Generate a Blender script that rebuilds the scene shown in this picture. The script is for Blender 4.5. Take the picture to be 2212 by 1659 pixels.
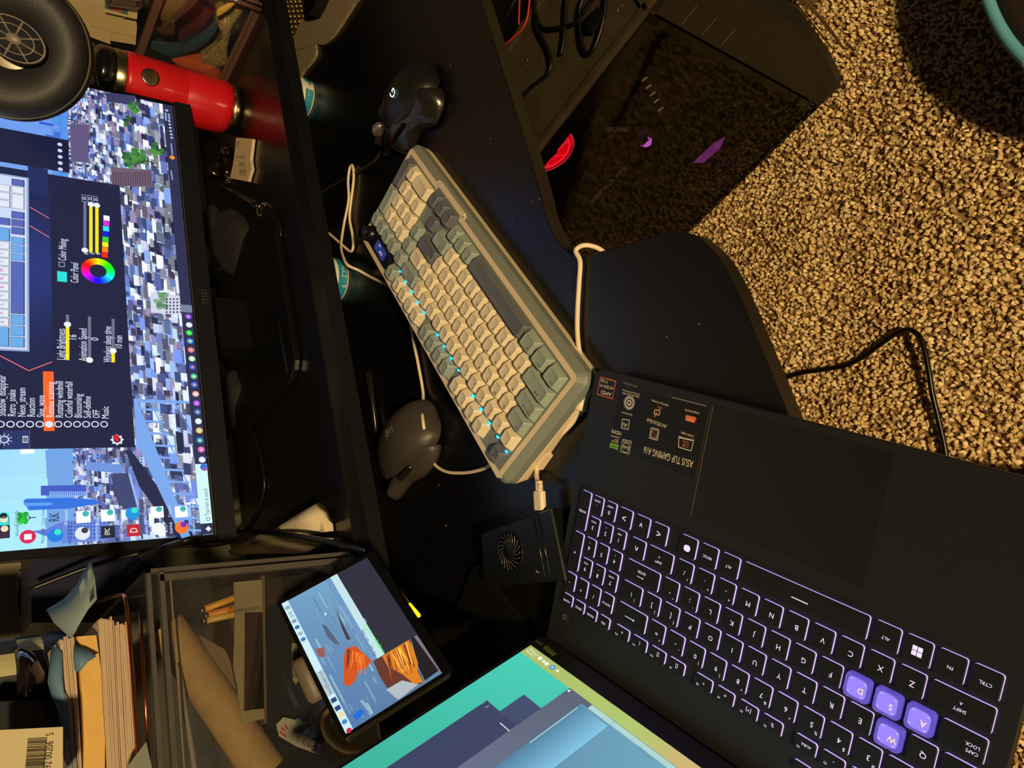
import bpy, math, random
from mathutils import Vector, Matrix
C = bpy.context.scene.collection
for o in list(bpy.data.objects): bpy.data.objects.remove(o)
R = math.radians

# ------------------------------------------------------------------ camera
FPX, IW, IH = 1661.0, 2212, 1659
RW = Matrix(((-0.23912133617143863, -0.5900138601002951, -0.7711709482839291),
             (-0.8955930451088701, 0.4408640777654025, -0.059598343002827125),
             (0.3751454173253448, 0.6764041024606593, -0.6338323169689142)))
CAM = Vector((-0.24643314, -0.42673824, 1.24463261))
cd = bpy.data.cameras.new('camera'); cam = bpy.data.objects.new('camera', cd); C.objects.link(cam)
cd.sensor_width = 36; cd.lens = FPX / IW * 36; cd.clip_start = 0.02; cd.clip_end = 30
m = Matrix((RW[0], -RW[1], -RW[2])).transposed().to_4x4(); m.translation = CAM
cam.matrix_world = m
bpy.context.scene.camera = cam

# ------------------------------------------------------------------ light
sc = bpy.context.scene
sc.view_settings.view_transform = 'Standard'; sc.view_settings.look = 'None'
sc.view_settings.gamma = 1; sc.view_settings.use_curve_mapping = False
sc.view_settings.exposure = 0.0
W = bpy.data.worlds.new('world'); sc.world = W; W.use_nodes = True
bg = W.node_tree.nodes['Background']; bg.inputs[0].default_value = (1.0, 0.86, 0.70, 1); bg.inputs[1].default_value = 0.028
def area_light(name, loc, target, size, power, col):
    l = bpy.data.lights.new(name, 'AREA'); l.shape = 'DISK'; l.size = size; l.energy = power; l.color = col
    o = bpy.data.objects.new(name, l); C.objects.link(o); o.location = loc
    o.rotation_euler = (Vector(target) - Vector(loc)).to_track_quat('-Z', 'Y').to_euler()
    return o
area_light('warm_room_lamp', (-1.40, -2.27, 2.15), (0.15, 0.1, 0.6), 0.20, 100, (1.0, 0.73, 0.36))

# ------------------------------------------------------------------ photo helpers: a pixel becomes a point on a real plane of the room
def ray(px, py):
    return (RW.transposed() @ Vector(((px - IW/2)/FPX, (py - IH/2)/FPX, 1.0))).normalized()
def on(px, py, p0, n):
    d = ray(px, py); n = Vector(n)
    return CAM + d * ((Vector(p0) - CAM).dot(n) / d.dot(n))
def hz(px, py, z=0.75): return on(px, py, (0, 0, z), (0, 0, 1))
DZ, SZ = 0.75, 0.86          # desk top, shelf top

# ------------------------------------------------------------------ materials
def lin(c):
    return tuple(((v/255.0)/12.92 if v/255.0 <= 0.04045 else ((v/255.0 + 0.055)/1.055)**2.4) for v in c)
MATS = {}
def mat(name, col, rough=0.5, metal=0.0, spec=0.5, emit=None, es=0.0, noise=0.0, nscale=60.0, bump=0.0, trans=0.0, coat=0.0):
    if name in MATS: return MATS[name]
    mt = bpy.data.materials.new(name); mt.use_nodes = True; nt = mt.node_tree; b = nt.nodes['Principled BSDF']
    c = lin(col); b.inputs['Base Color'].default_value = (*c, 1); b.inputs['Roughness'].default_value = rough
    b.inputs['Metallic'].default_value = metal; b.inputs['Specular IOR Level'].default_value = spec
    b.inputs['Coat Weight'].default_value = coat
    if trans: b.inputs['Transmission Weight'].default_value = trans
    if emit is not None:
        b.inputs['Emission Color'].default_value = (*lin(emit), 1); b.inputs['Emission Strength'].default_value = es
    if noise or bump:
        tc = nt.nodes.new('ShaderNodeTexCoord'); nz = nt.nodes.new('ShaderNodeTexNoise')
        nz.inputs['Scale'].default_value = nscale; nz.inputs['Detail'].default_value = 5
        nt.links.new(tc.outputs['Object'], nz.inputs['Vector'])
        if noise:
            r = nt.nodes.new('ShaderNodeValToRGB'); r.color_ramp.elements[0].position = 0.3; r.color_ramp.elements[1].position = 0.7
            r.color_ramp.elements[0].color = (*[v*(1-noise) for v in c], 1); r.color_ramp.elements[1].color = (*[min(1, v*(1+noise)) for v in c], 1)
            nt.links.new(nz.outputs['Fac'], r.inputs[0]); nt.links.new(r.outputs[0], b.inputs['Base Color'])
        if bump:
            bp = nt.nodes.new('ShaderNodeBump'); bp.inputs['Strength'].default_value = bump; bp.inputs['Distance'].default_value = 0.002
            nt.links.new(nz.outputs['Fac'], bp.inputs['Height']); nt.links.new(bp.outputs[0], b.inputs['Normal'])
    MATS[name] = mt; return mt
def attr_mat(name, emission, rough=0.6, strength=1.0):
    if name in MATS: return MATS[name]
    mt = bpy.data.materials.new(name); mt.use_nodes = True; nt = mt.node_tree; b = nt.nodes['Principled BSDF']
    a = nt.nodes.new('ShaderNodeAttribute'); a.attribute_name = 'Col'
    if emission:
        b.inputs['Base Color'].default_value = (0.01, 0.01, 0.012, 1); b.inputs['Roughness'].default_value = 0.35
        nt.links.new(a.outputs['Color'], b.inputs['Emission Color']); b.inputs['Emission Strength'].default_value = strength
    else:
        nt.links.new(a.outputs['Color'], b.inputs['Base Color']); b.inputs['Roughness'].default_value = rough
    MATS[name] = mt; return mt
def clear_mat(name, tint, gloss=0.12, rough=0.03, haze=None, hz_amt=0.0):
    if name in MATS: return MATS[name]
    mt = bpy.data.materials.new(name); mt.use_nodes = True; nt = mt.node_tree; nt.nodes.clear()
    out = nt.nodes.new('ShaderNodeOutputMaterial'); mx = nt.nodes.new('ShaderNodeMixShader')
    tr = nt.nodes.new('ShaderNodeBsdfTransparent'); tr.inputs[0].default_value = (*tint, 1)
    gl = nt.nodes.new('ShaderNodeBsdfGlossy'); gl.inputs['Roughness'].default_value = rough
    lw = nt.nodes.new('ShaderNodeLayerWeight'); lw.inputs[0].default_value = 0.5; fr = nt.nodes.new('ShaderNodeMath'); fr.operation = 'POWER'; fr.inputs[1].default_value = 4.0
    nt.links.new(lw.outputs['Facing'], fr.inputs[0])
    ad = nt.nodes.new('ShaderNodeMath'); ad.operation = 'MULTIPLY_ADD'; ad.inputs[1].default_value = 0.6; ad.inputs[2].default_value = max(0.02, gloss*0.6)
    nt.links.new(fr.outputs[0], ad.inputs[0]); nt.links.new(ad.outputs[0], mx.inputs[0])
    src = tr
    if haze:
        df = nt.nodes.new('ShaderNodeBsdfDiffuse'); df.inputs[0].default_value = (*lin(haze), 1)
        m2 = nt.nodes.new('ShaderNodeMixShader'); m2.inputs[0].default_value = hz_amt
        nt.links.new(tr.outputs[0], m2.inputs[1]); nt.links.new(df.outputs[0], m2.inputs[2]); src = m2
    nt.links.new(src.outputs[0], mx.inputs[1]); nt.links.new(gl.outputs[0], mx.inputs[2]); nt.links.new(mx.outputs[0], out.inputs[0])
    MATS[name] = mt; return mt

# ------------------------------------------------------------------ mesh builder
_TX = {}
def text_mesh(s):
    if s not in _TX:
        cu = bpy.data.curves.new('t', 'FONT'); cu.body = s; cu.resolution_u = 2; cu.align_x = 'LEFT'
        o = bpy.data.objects.new('t', cu); me = o.to_mesh()
        vs = [tuple(v.co) for v in me.vertices]; fs = [tuple(p.vertices) for p in me.polygons]
        o.to_mesh_clear(); bpy.data.objects.remove(o); bpy.data.curves.remove(cu)
        if vs:
            x0 = min(v[0] for v in vs); x1 = max(v[0] for v in vs); y0 = min(v[1] for v in vs); y1 = max(v[1] for v in vs)
        else: x0 = x1 = y0 = y1 = 0
        _TX[s] = (vs, fs, x0, x1, y0, y1)
    return _TX[s]
def rr(w, d, r, n=4, cx=0, cy=0, z=0):
    r = max(1e-5, min(r, w/2 - 1e-5, d/2 - 1e-5)); out = []
    for k, (sx, sy) in enumerate(((1, 1), (-1, 1), (-1, -1), (1, -1))):
        for i in range(n + 1):
            a = math.pi/2*(k + i/n)
            out.append((cx + sx*(w/2 - r) + r*math.cos(a), cy + sy*(d/2 - r) + r*math.sin(a), z))
    return out
def smooth_path(pts, n=8, closed=False):
    P = [Vector(p) for p in pts]; out = []; N = len(P)
    rng = range(N) if closed else range(N - 1)
    for i in rng:
        p1, p2 = P[i], P[(i+1) % N]
        p0 = P[i-1] if (closed or i > 0) else p1*2 - p2
        p3 = P[(i+2) % N] if (closed or i < N-2) else p2*2 - p1
        for k in range(n):
            t = k/n
            out.append(0.5*((2*p1) + (p2-p0)*t + (2*p0-5*p1+4*p2-p3)*t*t + (3*p1-p0-3*p2+p3)*t**3))
    if not closed: out.append(P[-1])
    return out
class MB:
    def __init__(s): s.v = []; s.f = []; s.m = []; s.sm = []; s.col = []; s.M = None
    def add(s, vs, fs, mi=0, smooth=False, col=None):
        b = len(s.v); M = s.M
        s.v += [tuple(M @ Vector(v)) for v in vs] if M is not None else [tuple(v) for v in vs]
        for f in fs:
            s.f.append(tuple(i + b for i in f)); s.m.append(mi); s.sm.append(smooth); s.col.append(col)
        return s
    def box(s, c, size, mi=0, col=None, rz=0, M=None):
        hx, hy, hz_ = size[0]/2, size[1]/2, size[2]/2; ca, sa = math.cos(rz), math.sin(rz)
        vs = []
        for z in (-hz_, hz_):
            for x, y in ((-hx, -hy), (hx, -hy), (hx, hy), (-hx, hy)):
                vs.append((c[0] + x*ca - y*sa, c[1] + x*sa + y*ca, c[2] + z))
        if M is not None: vs = [tuple(M @ Vector(v)) for v in vs]
        return s.add(vs, [(3,2,1,0), (4,5,6,7), (0,1,5,4), (1,2,6,5), (2,3,7,6), (3,0,4,7)], mi, False, col)
    def loft(s, rings, mi=0, smooth=False, cap0=True, cap1=True, closed=True, col=None):
        n = len(rings[0]); vs = [p for r in rings for p in r]; fs = []
        for j in range(len(rings) - 1):
            for i in range(n if closed else n - 1):
                a, b = j*n + i, j*n + (i+1) % n
                fs.append((a, b, b + n, a + n))
        if closed and cap0: fs.append(tuple(reversed(range(n))))
        if closed and cap1: fs.append(tuple(range((len(rings)-1)*n, len(rings)*n)))
        return s.add(vs, fs, mi, smooth, col)
    def rbox(s, w, d, h, r, bev=0.001, c=(0, 0, 0), mi=0, n=4, taper=0.0, smooth=False):
        x, y, z = c
        R_ = [rr(w - 2*bev, d - 2*bev, max(r - bev, 1e-4), n, x, y, z), rr(w, d, r, n, x, y, z + bev),
              rr(w - 2*taper, d - 2*taper, r, n, x, y, z + h - bev), rr(w - 2*bev - 2*taper, d - 2*bev - 2*taper, max(r - bev, 1e-4), n, x, y, z + h)]
        return s.loft(R_, mi, smooth)
    def tube(s, pts, r, n=8, mi=0, caps=True, col=None):
        P = [Vector(p) for p in pts]; rings = []; up = None; N = len(P)
        for i, p in enumerate(P):
            t = (P[min(i+1, N-1)] - P[max(i-1, 0)])
            if t.length < 1e-9: t = Vector((0, 0, 1))
            t.normalize()
            if up is None:
                up = Vector((0, 0, 1)) if abs(t.z) < 0.9 else Vector((1, 0, 0))
            a = t.cross(up)
            if a.length < 1e-6: a = t.orthogonal()
            a.normalize(); b = a.cross(t).normalized(); up = b
            rad = r[i] if isinstance(r, (list, tuple)) else r
            rings.append([p + a*rad*math.cos(2*math.pi*k/n) + b*rad*math.sin(2*math.pi*k/n) for k in range(n)])
        return s.loft(rings, mi, True, caps, caps, True, col)
    def lathe(s, prof, n=32, c=(0, 0, 0), mi=0, smooth=True, caps=True):
        rings = [[(c[0] + r*math.cos(2*math.pi*k/n), c[1] + r*math.sin(2*math.pi*k/n), c[2] + z) for k in range(n)] for r, z in prof]
        return s.loft(rings, mi, smooth, caps, caps)
    def prism(s, poly, z0, z1, mi=0, col=None, bev=0.0):
        n = len(poly)
        if bev:
            cx = sum(p[0] for p in poly)/n; ins = []
            for i in range(n):
                p0, p1, p2 = Vector(poly[i-1][:2]), Vector(poly[i][:2]), Vector(poly[(i+1) % n][:2])
                d1 = (p1-p0).normalized(); d2 = (p2-p1).normalized()
                nn = Vector((-(d1.y+d2.y), d1.x+d2.x)); nn = nn.normalized() if nn.length > 1e-6 else Vector((-d1.y, d1.x))
                ins.append(p1 + nn*bev)
            rings = [[(p[0], p[1], z0) for p in poly], [(p[0], p[1], z1 - bev) for p in poly], [(p.x, p.y, z1) for p in ins]]
        else: rings = [[(p[0], p[1], z0) for p in poly], [(p[0], p[1], z1) for p in poly]]
        return s.loft(rings, mi, False, col=col)
    def sphere(s, c, r, n=12, mi=0, sc=(1, 1, 1)):
        prof = [(max(1e-5, math.sin(math.pi*i/n)), -math.cos(math.pi*i/n)) for i in range(n + 1)]
        rings = [[(c[0] + sc[0]*r*a*math.cos(2*math.pi*k/(2*n)), c[1] + sc[1]*r*a*math.sin(2*math.pi*k/(2*n)), c[2] + sc[2]*r*z) for k in range(2*n)] for a, z in prof]
        return s.loft(rings, mi, True)
    def text(s, txt, size, M, mi=0, align='l', col=None, width=None, shear=0):
        vs, fs, x0, x1, y0, y1 = text_mesh(txt)
        if not vs: return s
        k = size
        kx = k if width is None else width/(x1 - x0)
        off = {'l': x0, 'c': (x0 + x1)/2, 'r': x1}[align]
        cy = 0.36
        return s.add([tuple(M @ Vector(((v[0] - off)*kx + shear*(v[1]-cy)*k, (v[1] - cy)*k, 0))) for v in vs], fs, mi, False, col)
    def sheet(s, rows, mi=0, thick=0.0, smooth=True):
        # rows: grid of points; a curved sheet with a real thickness
        n = len(rows[0]); vs = [Vector(p) for r in rows for p in r]; m_ = len(rows); fs = []
        for j in range(m_ - 1):
            for i in range(n - 1): fs.append((j*n+i, j*n+i+1, (j+1)*n+i+1, (j+1)*n+i))
        if thick:
            no = [Vector((0, 0, 0)) for _ in vs]
            for f in fs:
                q = (vs[f[2]] - vs[f[0]]).cross(vs[f[3]] - vs[f[1]])
                for i in f: no[i] += q
            L = len(vs); vs = vs + [v - q.normalized()*thick if q.length > 0 else v.copy() for v, q in zip(vs, no)]
            fs2 = [tuple(i + L for i in reversed(f)) for f in fs]
            bd = [i for i in range(n)] + [j*n + n-1 for j in range(1, m_)] + [(m_-1)*n + i for i in range(n-2, -1, -1)] + [j*n for j in range(m_-2, 0, -1)]
            side = [(bd[(k+1) % len(bd)], bd[k], bd[k] + L, bd[(k+1) % len(bd)] + L) for k in range(len(bd))]
            fs = fs + fs2 + side
        return s.add(vs, fs, mi, smooth)
    def mesh(s, name, mats):
        me = bpy.data.meshes.new(name); me.from_pydata(s.v, [], s.f)
        for mm in mats: me.materials.append(mm)
        me.polygons.foreach_set('material_index', s.m); me.polygons.foreach_set('use_smooth', s.sm)
        if any(c is not None for c in s.col):
            at = me.color_attributes.new('Col', 'FLOAT_COLOR', 'CORNER'); buf = []
            for f, c in zip(s.f, s.col):
                if c is not None and isinstance(c[0], (tuple, list)):
                    for q in c: buf += [*lin(q), 1.0]
                else: buf += [*lin(c or (0, 0, 0)), 1.0]*len(f)
            at.data.foreach_set('color', buf)
        me.update(); return me
    def build(s, name, mats, parent=None, loc=(0, 0, 0), rot=None):
        if not isinstance(mats, (list, tuple)): mats = [mats]
        o = bpy.data.objects.new(name, s.mesh(name, mats)); C.objects.link(o); o.location = loc
        if rot is not None: o.rotation_euler = rot
        if parent: o.parent = parent
        return o
def tag(o, label, cat, group=None, kind=None):
    o['label'] = label; o['category'] = cat
    if group: o['group'] = group
    if kind: o['kind'] = kind
    return o
def thing(name, label, cat, loc=(0, 0, 0), rz=0.0, group=None):
    o = bpy.data.objects.new(name, None); o.empty_display_size = 0.02; C.objects.link(o)
    o.location = loc; o.rotation_euler = (0, 0, rz) if not isinstance(rz, (tuple, list)) else rz
    return tag(o, label, cat, group)
def struct(o): o['kind'] = 'structure'; return o
def basis(p, u, v, n=None):
    u = Vector(u); v = Vector(v); n = n if n is not None else u.cross(v)
    M = Matrix((u, v, n)).transposed().to_4x4(); M.translation = Vector(p); return M

class Panel:
    """a flat screen or sheet: world origin p, unit axes u (right) and v (up); paints coloured polygons in layers on its face"""
    def __init__(s, p, u, v, step=0.00006):
        s.p = Vector(p); s.u = Vector(u).normalized(); s.v = (Vector(v) - s.u*Vector(v).dot(s.u)).normalized(); s.n = s.u.cross(s.v)
        s.b = MB(); s.step = step; s.inv = None
    def L(s, px, py):
        q = on(px, py, s.p, s.n) - s.p; return (q.dot(s.u), q.dot(s.v))
    def W(s, x, y, k): return s.p + s.u*x + s.v*y + s.n*(k*s.step)
    def poly(s, pts, col, k=1, local=False):
        q = [p if local else s.L(*p) for p in pts]
        a = sum(q[i-1][0]*q[i][1] - q[i][0]*q[i-1][1] for i in range(len(q)))
        if a < 0:
            q = q[::-1]
            if isinstance(col[0], (tuple, list)): col = col[::-1]
        s.b.add([s.W(x, y, k) for x, y in q], [tuple(range(len(q)))], 0, False, col)
    def rect(s, x0, y0, x1, y1, col, k=1): s.poly([(x0, y0), (x1, y0), (x1, y1), (x0, y1)], col, k, True)
    def prect(s, a, b, col, k=1):
        (x0, y0), (x1, y1) = s.L(*a), s.L(*b); s.rect(min(x0, x1), min(y0, y1), max(x0, x1), max(y0, y1), col, k)
    def disc(s, c, r, col, k=1, n=20, r2=0, a0=0, a1=360, local=False, sx=1, sy=1):
        x, y = c if local else s.L(*c)
        if r2 <= 0 and a1 - a0 >= 360:
            s.b.add([s.W(x + sx*r*math.cos(2*math.pi*i/n), y + sy*r*math.sin(2*math.pi*i/n), k) for i in range(n)], [tuple(range(n))], 0, False, col)
        else:
            for i in range(n):
                t0, t1 = R(a0 + (a1-a0)*i/n), R(a0 + (a1-a0)*(i+1)/n)
                c_ = col(t0) if callable(col) else col
                s.b.add([s.W(x + sx*q*math.cos(t), y + sy*q*math.sin(t), k) for q, t in ((r2, t0), (r, t0), (r, t1), (r2, t1))], [(0, 1, 2, 3)], 0, False, c_)
    def text(s, txt, a, b, size, col, k=3):
        x0, y0 = s.L(*a); x1, y1 = s.L(*b)
        d = Vector((x1 - x0, y1 - y0)); w = d.length; d.normalize()
        M = basis(s.W(x0, y0, k), s.u*d.x + s.v*d.y, s.v*d.x - s.u*d.y, s.n)
        s.b.text(txt, size, M, 0, 'l', col, w)
    def line(s, a, b, w, col, k=2, local=False):
        p0 = Vector(a if local else s.L(*a)); p1 = Vector(b if local else s.L(*b)); d = (p1 - p0).normalized()*(w/2); n = Vector((-d.y, d.x))
        s.poly([tuple(p0 + n), tuple(p0 - n), tuple(p1 - n), tuple(p1 + n)], col, k, True)
    def build(s, name, parent, mt):
        o = s.b.build(name, mt)
        if parent:
            bpy.context.view_layer.update()
            o.parent = parent; o.matrix_parent_inverse = parent.matrix_world.inverted()
        return o
def adopt(o, parent):
    bpy.context.view_layer.update()
    o.parent = parent; o.matrix_parent_inverse = parent.matrix_world.inverted(); return o
# ------------------------------------------------------------------ the room
floor_m = mat('carpet_base', (150, 118, 74), 0.95, noise=0.35, nscale=180, bump=0.6)
b = MB(); b.box((0.2, -0.8, -0.02), (4.4, 4.0, 0.04)); struct(b.build('floor', floor_m))
wall_m = mat('wall_paint', (150, 140, 118), 0.8, noise=0.04, nscale=30, bump=0.15)
b = MB(); b.box((0.2, 0.665, 1.2), (4.4, 0.05, 2.4)); struct(b.build('wall_back', wall_m))
b = MB(); b.box((0.2, 0.63, 0.045), (4.4, 0.015, 0.09)); struct(b.build('baseboard_back', mat('trim_white', (170, 160, 140), 0.5)))
import numpy as np
def carpet():
    rng = np.random.default_rng(5)
    x0, x1, y0, y1 = -0.55, 1.35, -0.75, 0.75
    sp = 0.0060; nx, ny = int((x1-x0)/sp), int((y1-y0)/sp)
    gx, gy = np.meshgrid(np.arange(nx), np.arange(ny)); N = gx.size
    bx = x0 + gx.ravel()*sp + rng.normal(0, sp*0.42, N); by = y0 + gy.ravel()*sp + rng.normal(0, sp*0.42, N)
    swirl = 2.2*np.sin(bx*7 + 1.3*np.sin(by*9)) + 1.7*np.cos(by*6.3 + bx*3)
    az = swirl + rng.normal(0, 1.1, N); ln = rng.uniform(0.0055, 0.0105, N); wd = rng.uniform(0.0017, 0.0028, N)
    ht = rng.uniform(0.005, 0.0105, N)
    dx, dy = np.cos(az), np.sin(az); sx, sy = -dy, dx
    lv = [(0.0, 0.0, 0.75), (0.12, 0.62, 1.05), (0.45, 1.0, 1.1), (0.85, 0.86, 0.9), (1.05, 0.5, 0.35)]
    V = np.zeros((N, len(lv)*2, 3))
    cur = rng.normal(0, 0.25, N)
    for k, (t, h, w) in enumerate(lv):
        cx = bx + dx*ln*t + sx*ln*cur*t*t; cy = by + dy*ln*t + sy*ln*cur*t*t; cz = ht*h
        tw = rng.normal(0, 0.0004, N)
        for j, sg in enumerate((-1, 1)):
            V[:, k*2+j, 0] = cx + sg*sx*wd*w; V[:, k*2+j, 1] = cy + sg*sy*wd*w; V[:, k*2+j, 2] = cz - abs(sg)*0 + sg*tw
    nv = len(lv)*2; F = []
    for k in range(len(lv)-1): F.append([k*2, k*2+1, k*2+3, k*2+2])
    F = np.array(F); faces = (np.arange(N)[:, None, None]*nv + F[None]).reshape(-1)
    me = bpy.data.meshes.new('carpet_pile'); nf = N*len(F)
    me.vertices.add(N*nv); me.vertices.foreach_set('co', V.reshape(-1))
    me.loops.add(nf*4); me.loops.foreach_set('vertex_index', faces)
    me.polygons.add(nf); me.polygons.foreach_set('loop_start', np.arange(0, nf*4, 4)); me.polygons.foreach_set('use_smooth', np.ones(nf, bool))
    pal = np.array([lin(c) for c in ((255, 230, 178), (250, 218, 158), (236, 200, 138), (208, 172, 112), (150, 118, 76), (100, 76, 50))])
    ci = rng.choice(6, N, p=[.26, .28, .22, .13, .07, .04]); cols = np.c_[pal[ci]*rng.uniform(0.85, 1.12, (N, 1)), np.ones(N)]
    me.update(calc_edges=True)
    at = me.color_attributes.new('Col', 'FLOAT_COLOR', 'POINT'); at.data.foreach_set('color', np.repeat(cols, nv, 0).reshape(-1))
    me.materials.append(attr_mat('carpet_yarn', False, 0.85))
    o = bpy.data.objects.new('carpet_pile', me); C.objects.link(o)
    tag(o, 'beige and brown speckled carpet pile of short twisted tufts covering the floor', 'carpet', kind='stuff')
carpet()

# ------------------------------------------------------------------ desk
black = mat('desk_laminate', (13, 12, 15), 0.30, spec=0.5, bump=0.02, nscale=700)
edge_m = mat('desk_edge_band', (30, 27, 22), 0.42)
desk = thing('desk', 'black laminate desk with curved front notch and raised rear shelf', 'desk', (0, 0, 0))
fr = [(1.15, -0.013), (0.5, -0.012), (0.235, -0.011), (0.186, -0.008), (0.158, -0.010), (0.140, -0.014), (0.126, -0.021), (0.113, -0.034),
      (0.103, -0.055), (0.086, -0.096), (0.075, -0.125), (0.066, -0.140), (0.052, -0.152), (0.033, -0.160), (0.010, -0.1645), (-0.02, -0.166)]
front = [tuple(p[:2]) for p in smooth_path([(x, y, 0) for x, y in fr], 5)]
front += [(-1.0, -0.166)]
poly = [(-1.0, 0.60), (-1.0, -0.166)] + front[::-1][1:] + [(1.15, 0.60)]
b = MB(); b.prism(poly, DZ - 0.018, DZ, 0, bev=0.0007)
for i in range(len(b.f)):                                         # the edge band round the board
    vs = [b.v[j] for j in b.f[i]]
    if max(v[2] for v in vs) - min(v[2] for v in vs) > 0.01: b.m[i] = 1
b.build('desktop', [black, edge_m], desk)
b = MB(); b.rbox(2.1, 0.292, 0.018, 0.002, 0.0008, (0.08, 0.42, SZ - 0.018)); b.build('shelf_board', mat('shelf_laminate', (17, 15, 18), 0.26), desk)
b = MB(); b.box((0.08, 0.285, 0.832), (2.1, 0.016, 0.0195)); b.build('shelf_rail', mat('rail_black', (12, 12, 13), 0.5), desk)
b = MB(); b.box((0.98, 0.42, 0.786), (0.018, 0.28, 0.072)); b.build('shelf_support', black, desk)
b = MB(); b.box((-0.8, 0.42, 0.786), (0.018, 0.28, 0.072)); b.build('shelf_support', black, desk)
b = MB(); b.box((-0.179, 0.20, 0.366), (0.018, 0.72, 0.732)); b.build('leg_or_shade_panel', black, desk)  # unseen panel, added under the desk to cast the carpet shadow
b = MB(); b.box((-0.98, 0.22, 0.366), (0.018, 0.7, 0.732)); b.build('leg_or_shade_panel', black, desk)
b = MB(); b.box((1.12, 0.3, 0.366), (0.018, 0.56, 0.732)); b.build('leg_or_shade_panel', black, desk)

# ------------------------------------------------------------------ monitor
MP = on(461, 1153.7, (0, 0.384, 0), (0, 1, 0))                    # lower left corner of the lit area
tl = R(4.0); MU, MV = Vector((1, 0, 0)), Vector((0, math.sin(tl), math.cos(tl)))
mon = thing('monitor', 'large widescreen monitor in front of the wall showing a city wallpaper and keyboard lighting software', 'monitor', (MP.x + 0.30, 0.46, SZ))
MW, MH = 0.5977, 0.3362
MN = MU.cross(MV)
def mw(x, y, z): return MP + MU*x + MV*y + MN*z                   # z towards the viewer
body = mat('monitor_plastic', (13, 14, 21), 0.38, bump=0.05, nscale=900)
b = MB(); M0 = basis(mw(MW/2, MH/2, 0), MU, MV, MN)
b.M = M0
for z0, z1, x0, x1, y0, y1 in ((-0.012, -0.0002, -MW/2-0.009, MW/2+0.009, -MH/2-0.024, MH/2+0.009),):
    b.loft([rr(x1-x0-0.004, y1-y0-0.004, 0.004, 3, 0, (y0+y1)/2, z0), rr(x1-x0, y1-y0, 0.005, 3, 0, (y0+y1)/2, z0+0.002), rr(x1-x0, y1-y0, 0.005, 3, 0, (y0+y1)/2, z1-0.0015), rr(x1-x0-0.002, y1-y0-0.002, 0.004, 3, 0, (y0+y1)/2, z1)])
b.loft([rr(0.44, 0.22, 0.03, 4, 0, 0, -0.012), rr(0.36, 0.16, 0.03, 4, 0, 0, -0.045)], 0)
adopt(b.build('housing', body), mon)
b = MB(); b.M = M0; b.box((0, -MH/2-0.0135, 0.0012), (MW+0.017, 0.020, 0.0026)); b.box((0, -MH/2-0.0022, 0.0006), (MW+0.004, 0.0012, 0.0012), 1)
adopt(b.build('chin', [mat('monitor_chin', (15, 17, 27), 0.5), mat('chin_edge', (70, 66, 66), 0.3)]), mon)
p = Panel(mw(0, -0.0135, 0.0026), MU, MV)
b = MB(); b.text('msi', 0.0155, basis(mw(MW/2 - 0.012, -0.0135, 0.0027), MU, MV), 0, 'l'); adopt(b.build('logo', mat('msi_print', (62, 60, 66), 0.4)), mon)
b = MB(); b.box((MP.x + 0.30, 0.455, 0.99), (0.075, 0.03, 0.26)); adopt(b.build('stand_column', body), mon)
b = MB(); b.M = Matrix.Translation((MP.x + 0.30, 0.425, SZ)); b.rbox(0.26, 0.20, 0.009, 0.03, 0.002); adopt(b.build('stand_foot', mat('stand_black', (14, 14, 17), 0.3)), mon)

S = Panel(MP, MU, MV); random.seed(11)
L = S.L
SKY0, SKY1, SKYR = (196, 250, 255), (222, 255, 255), (120, 160, 238)
# sky: bright on the left, deep blue on the right
for i in range(24):
    x0, x1 = MW*i/24, MW*(i+1)/24; t = i/23.0
    cb = tuple(SKY0[k]*(1-t) + (118, 170, 250)[k]*t for k in range(3)); ct = tuple((150, 226, 255)[k]*(1-t) + (84, 118, 226)[k]*t for k in range(3))
    S.poly([(x0, 0), (x1, 0), (x1, MH), (x0, MH)], [cb, cb, ct, ct], 0, True)
hl = L(128, 1000)[1]; hr = L(122, 200)[1]                          # horizon
def vy(x): return hl + (hr - hl)*x/MW
# hazy far shore, water, far skyline
for i in range(60):
    x = MW*i/60; h = 0.004 + 0.003*random.random() + (0.006 if x < 0.18 else 0.0)
    S.rect(x, vy(x)-0.014, x + MW/60, vy(x) + h, (118 - 30*i//60, 168 - 20*i//60, 232), 1)
S.poly([(MW*0.45, vy(MW*.45)-0.002), (MW, vy(MW)-0.002), (MW, vy(MW)-0.030), (MW*0.45, vy(MW*.45)-0.030)], (72, 138, 232), 1, True)
for i in range(46):
    x = MW*(0.5 + 0.5*random.random()); w = random.uniform(0.002, 0.006); h = random.choice((0.003, 0.005, 0.008, 0.012, 0.019)); 
    S.rect(x, vy(x) - 0.003, x + w, vy(x) + h, random.choice(((74, 108, 214), (60, 92, 200), (120, 156, 236), (160, 196, 250))), 2)
for a, c in (((8, 233), (44, 242)), ((40, 222), (60, 236)), ((85, 262), (118, 274))): S.prect(a, c, (58, 96, 212), 2)
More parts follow.
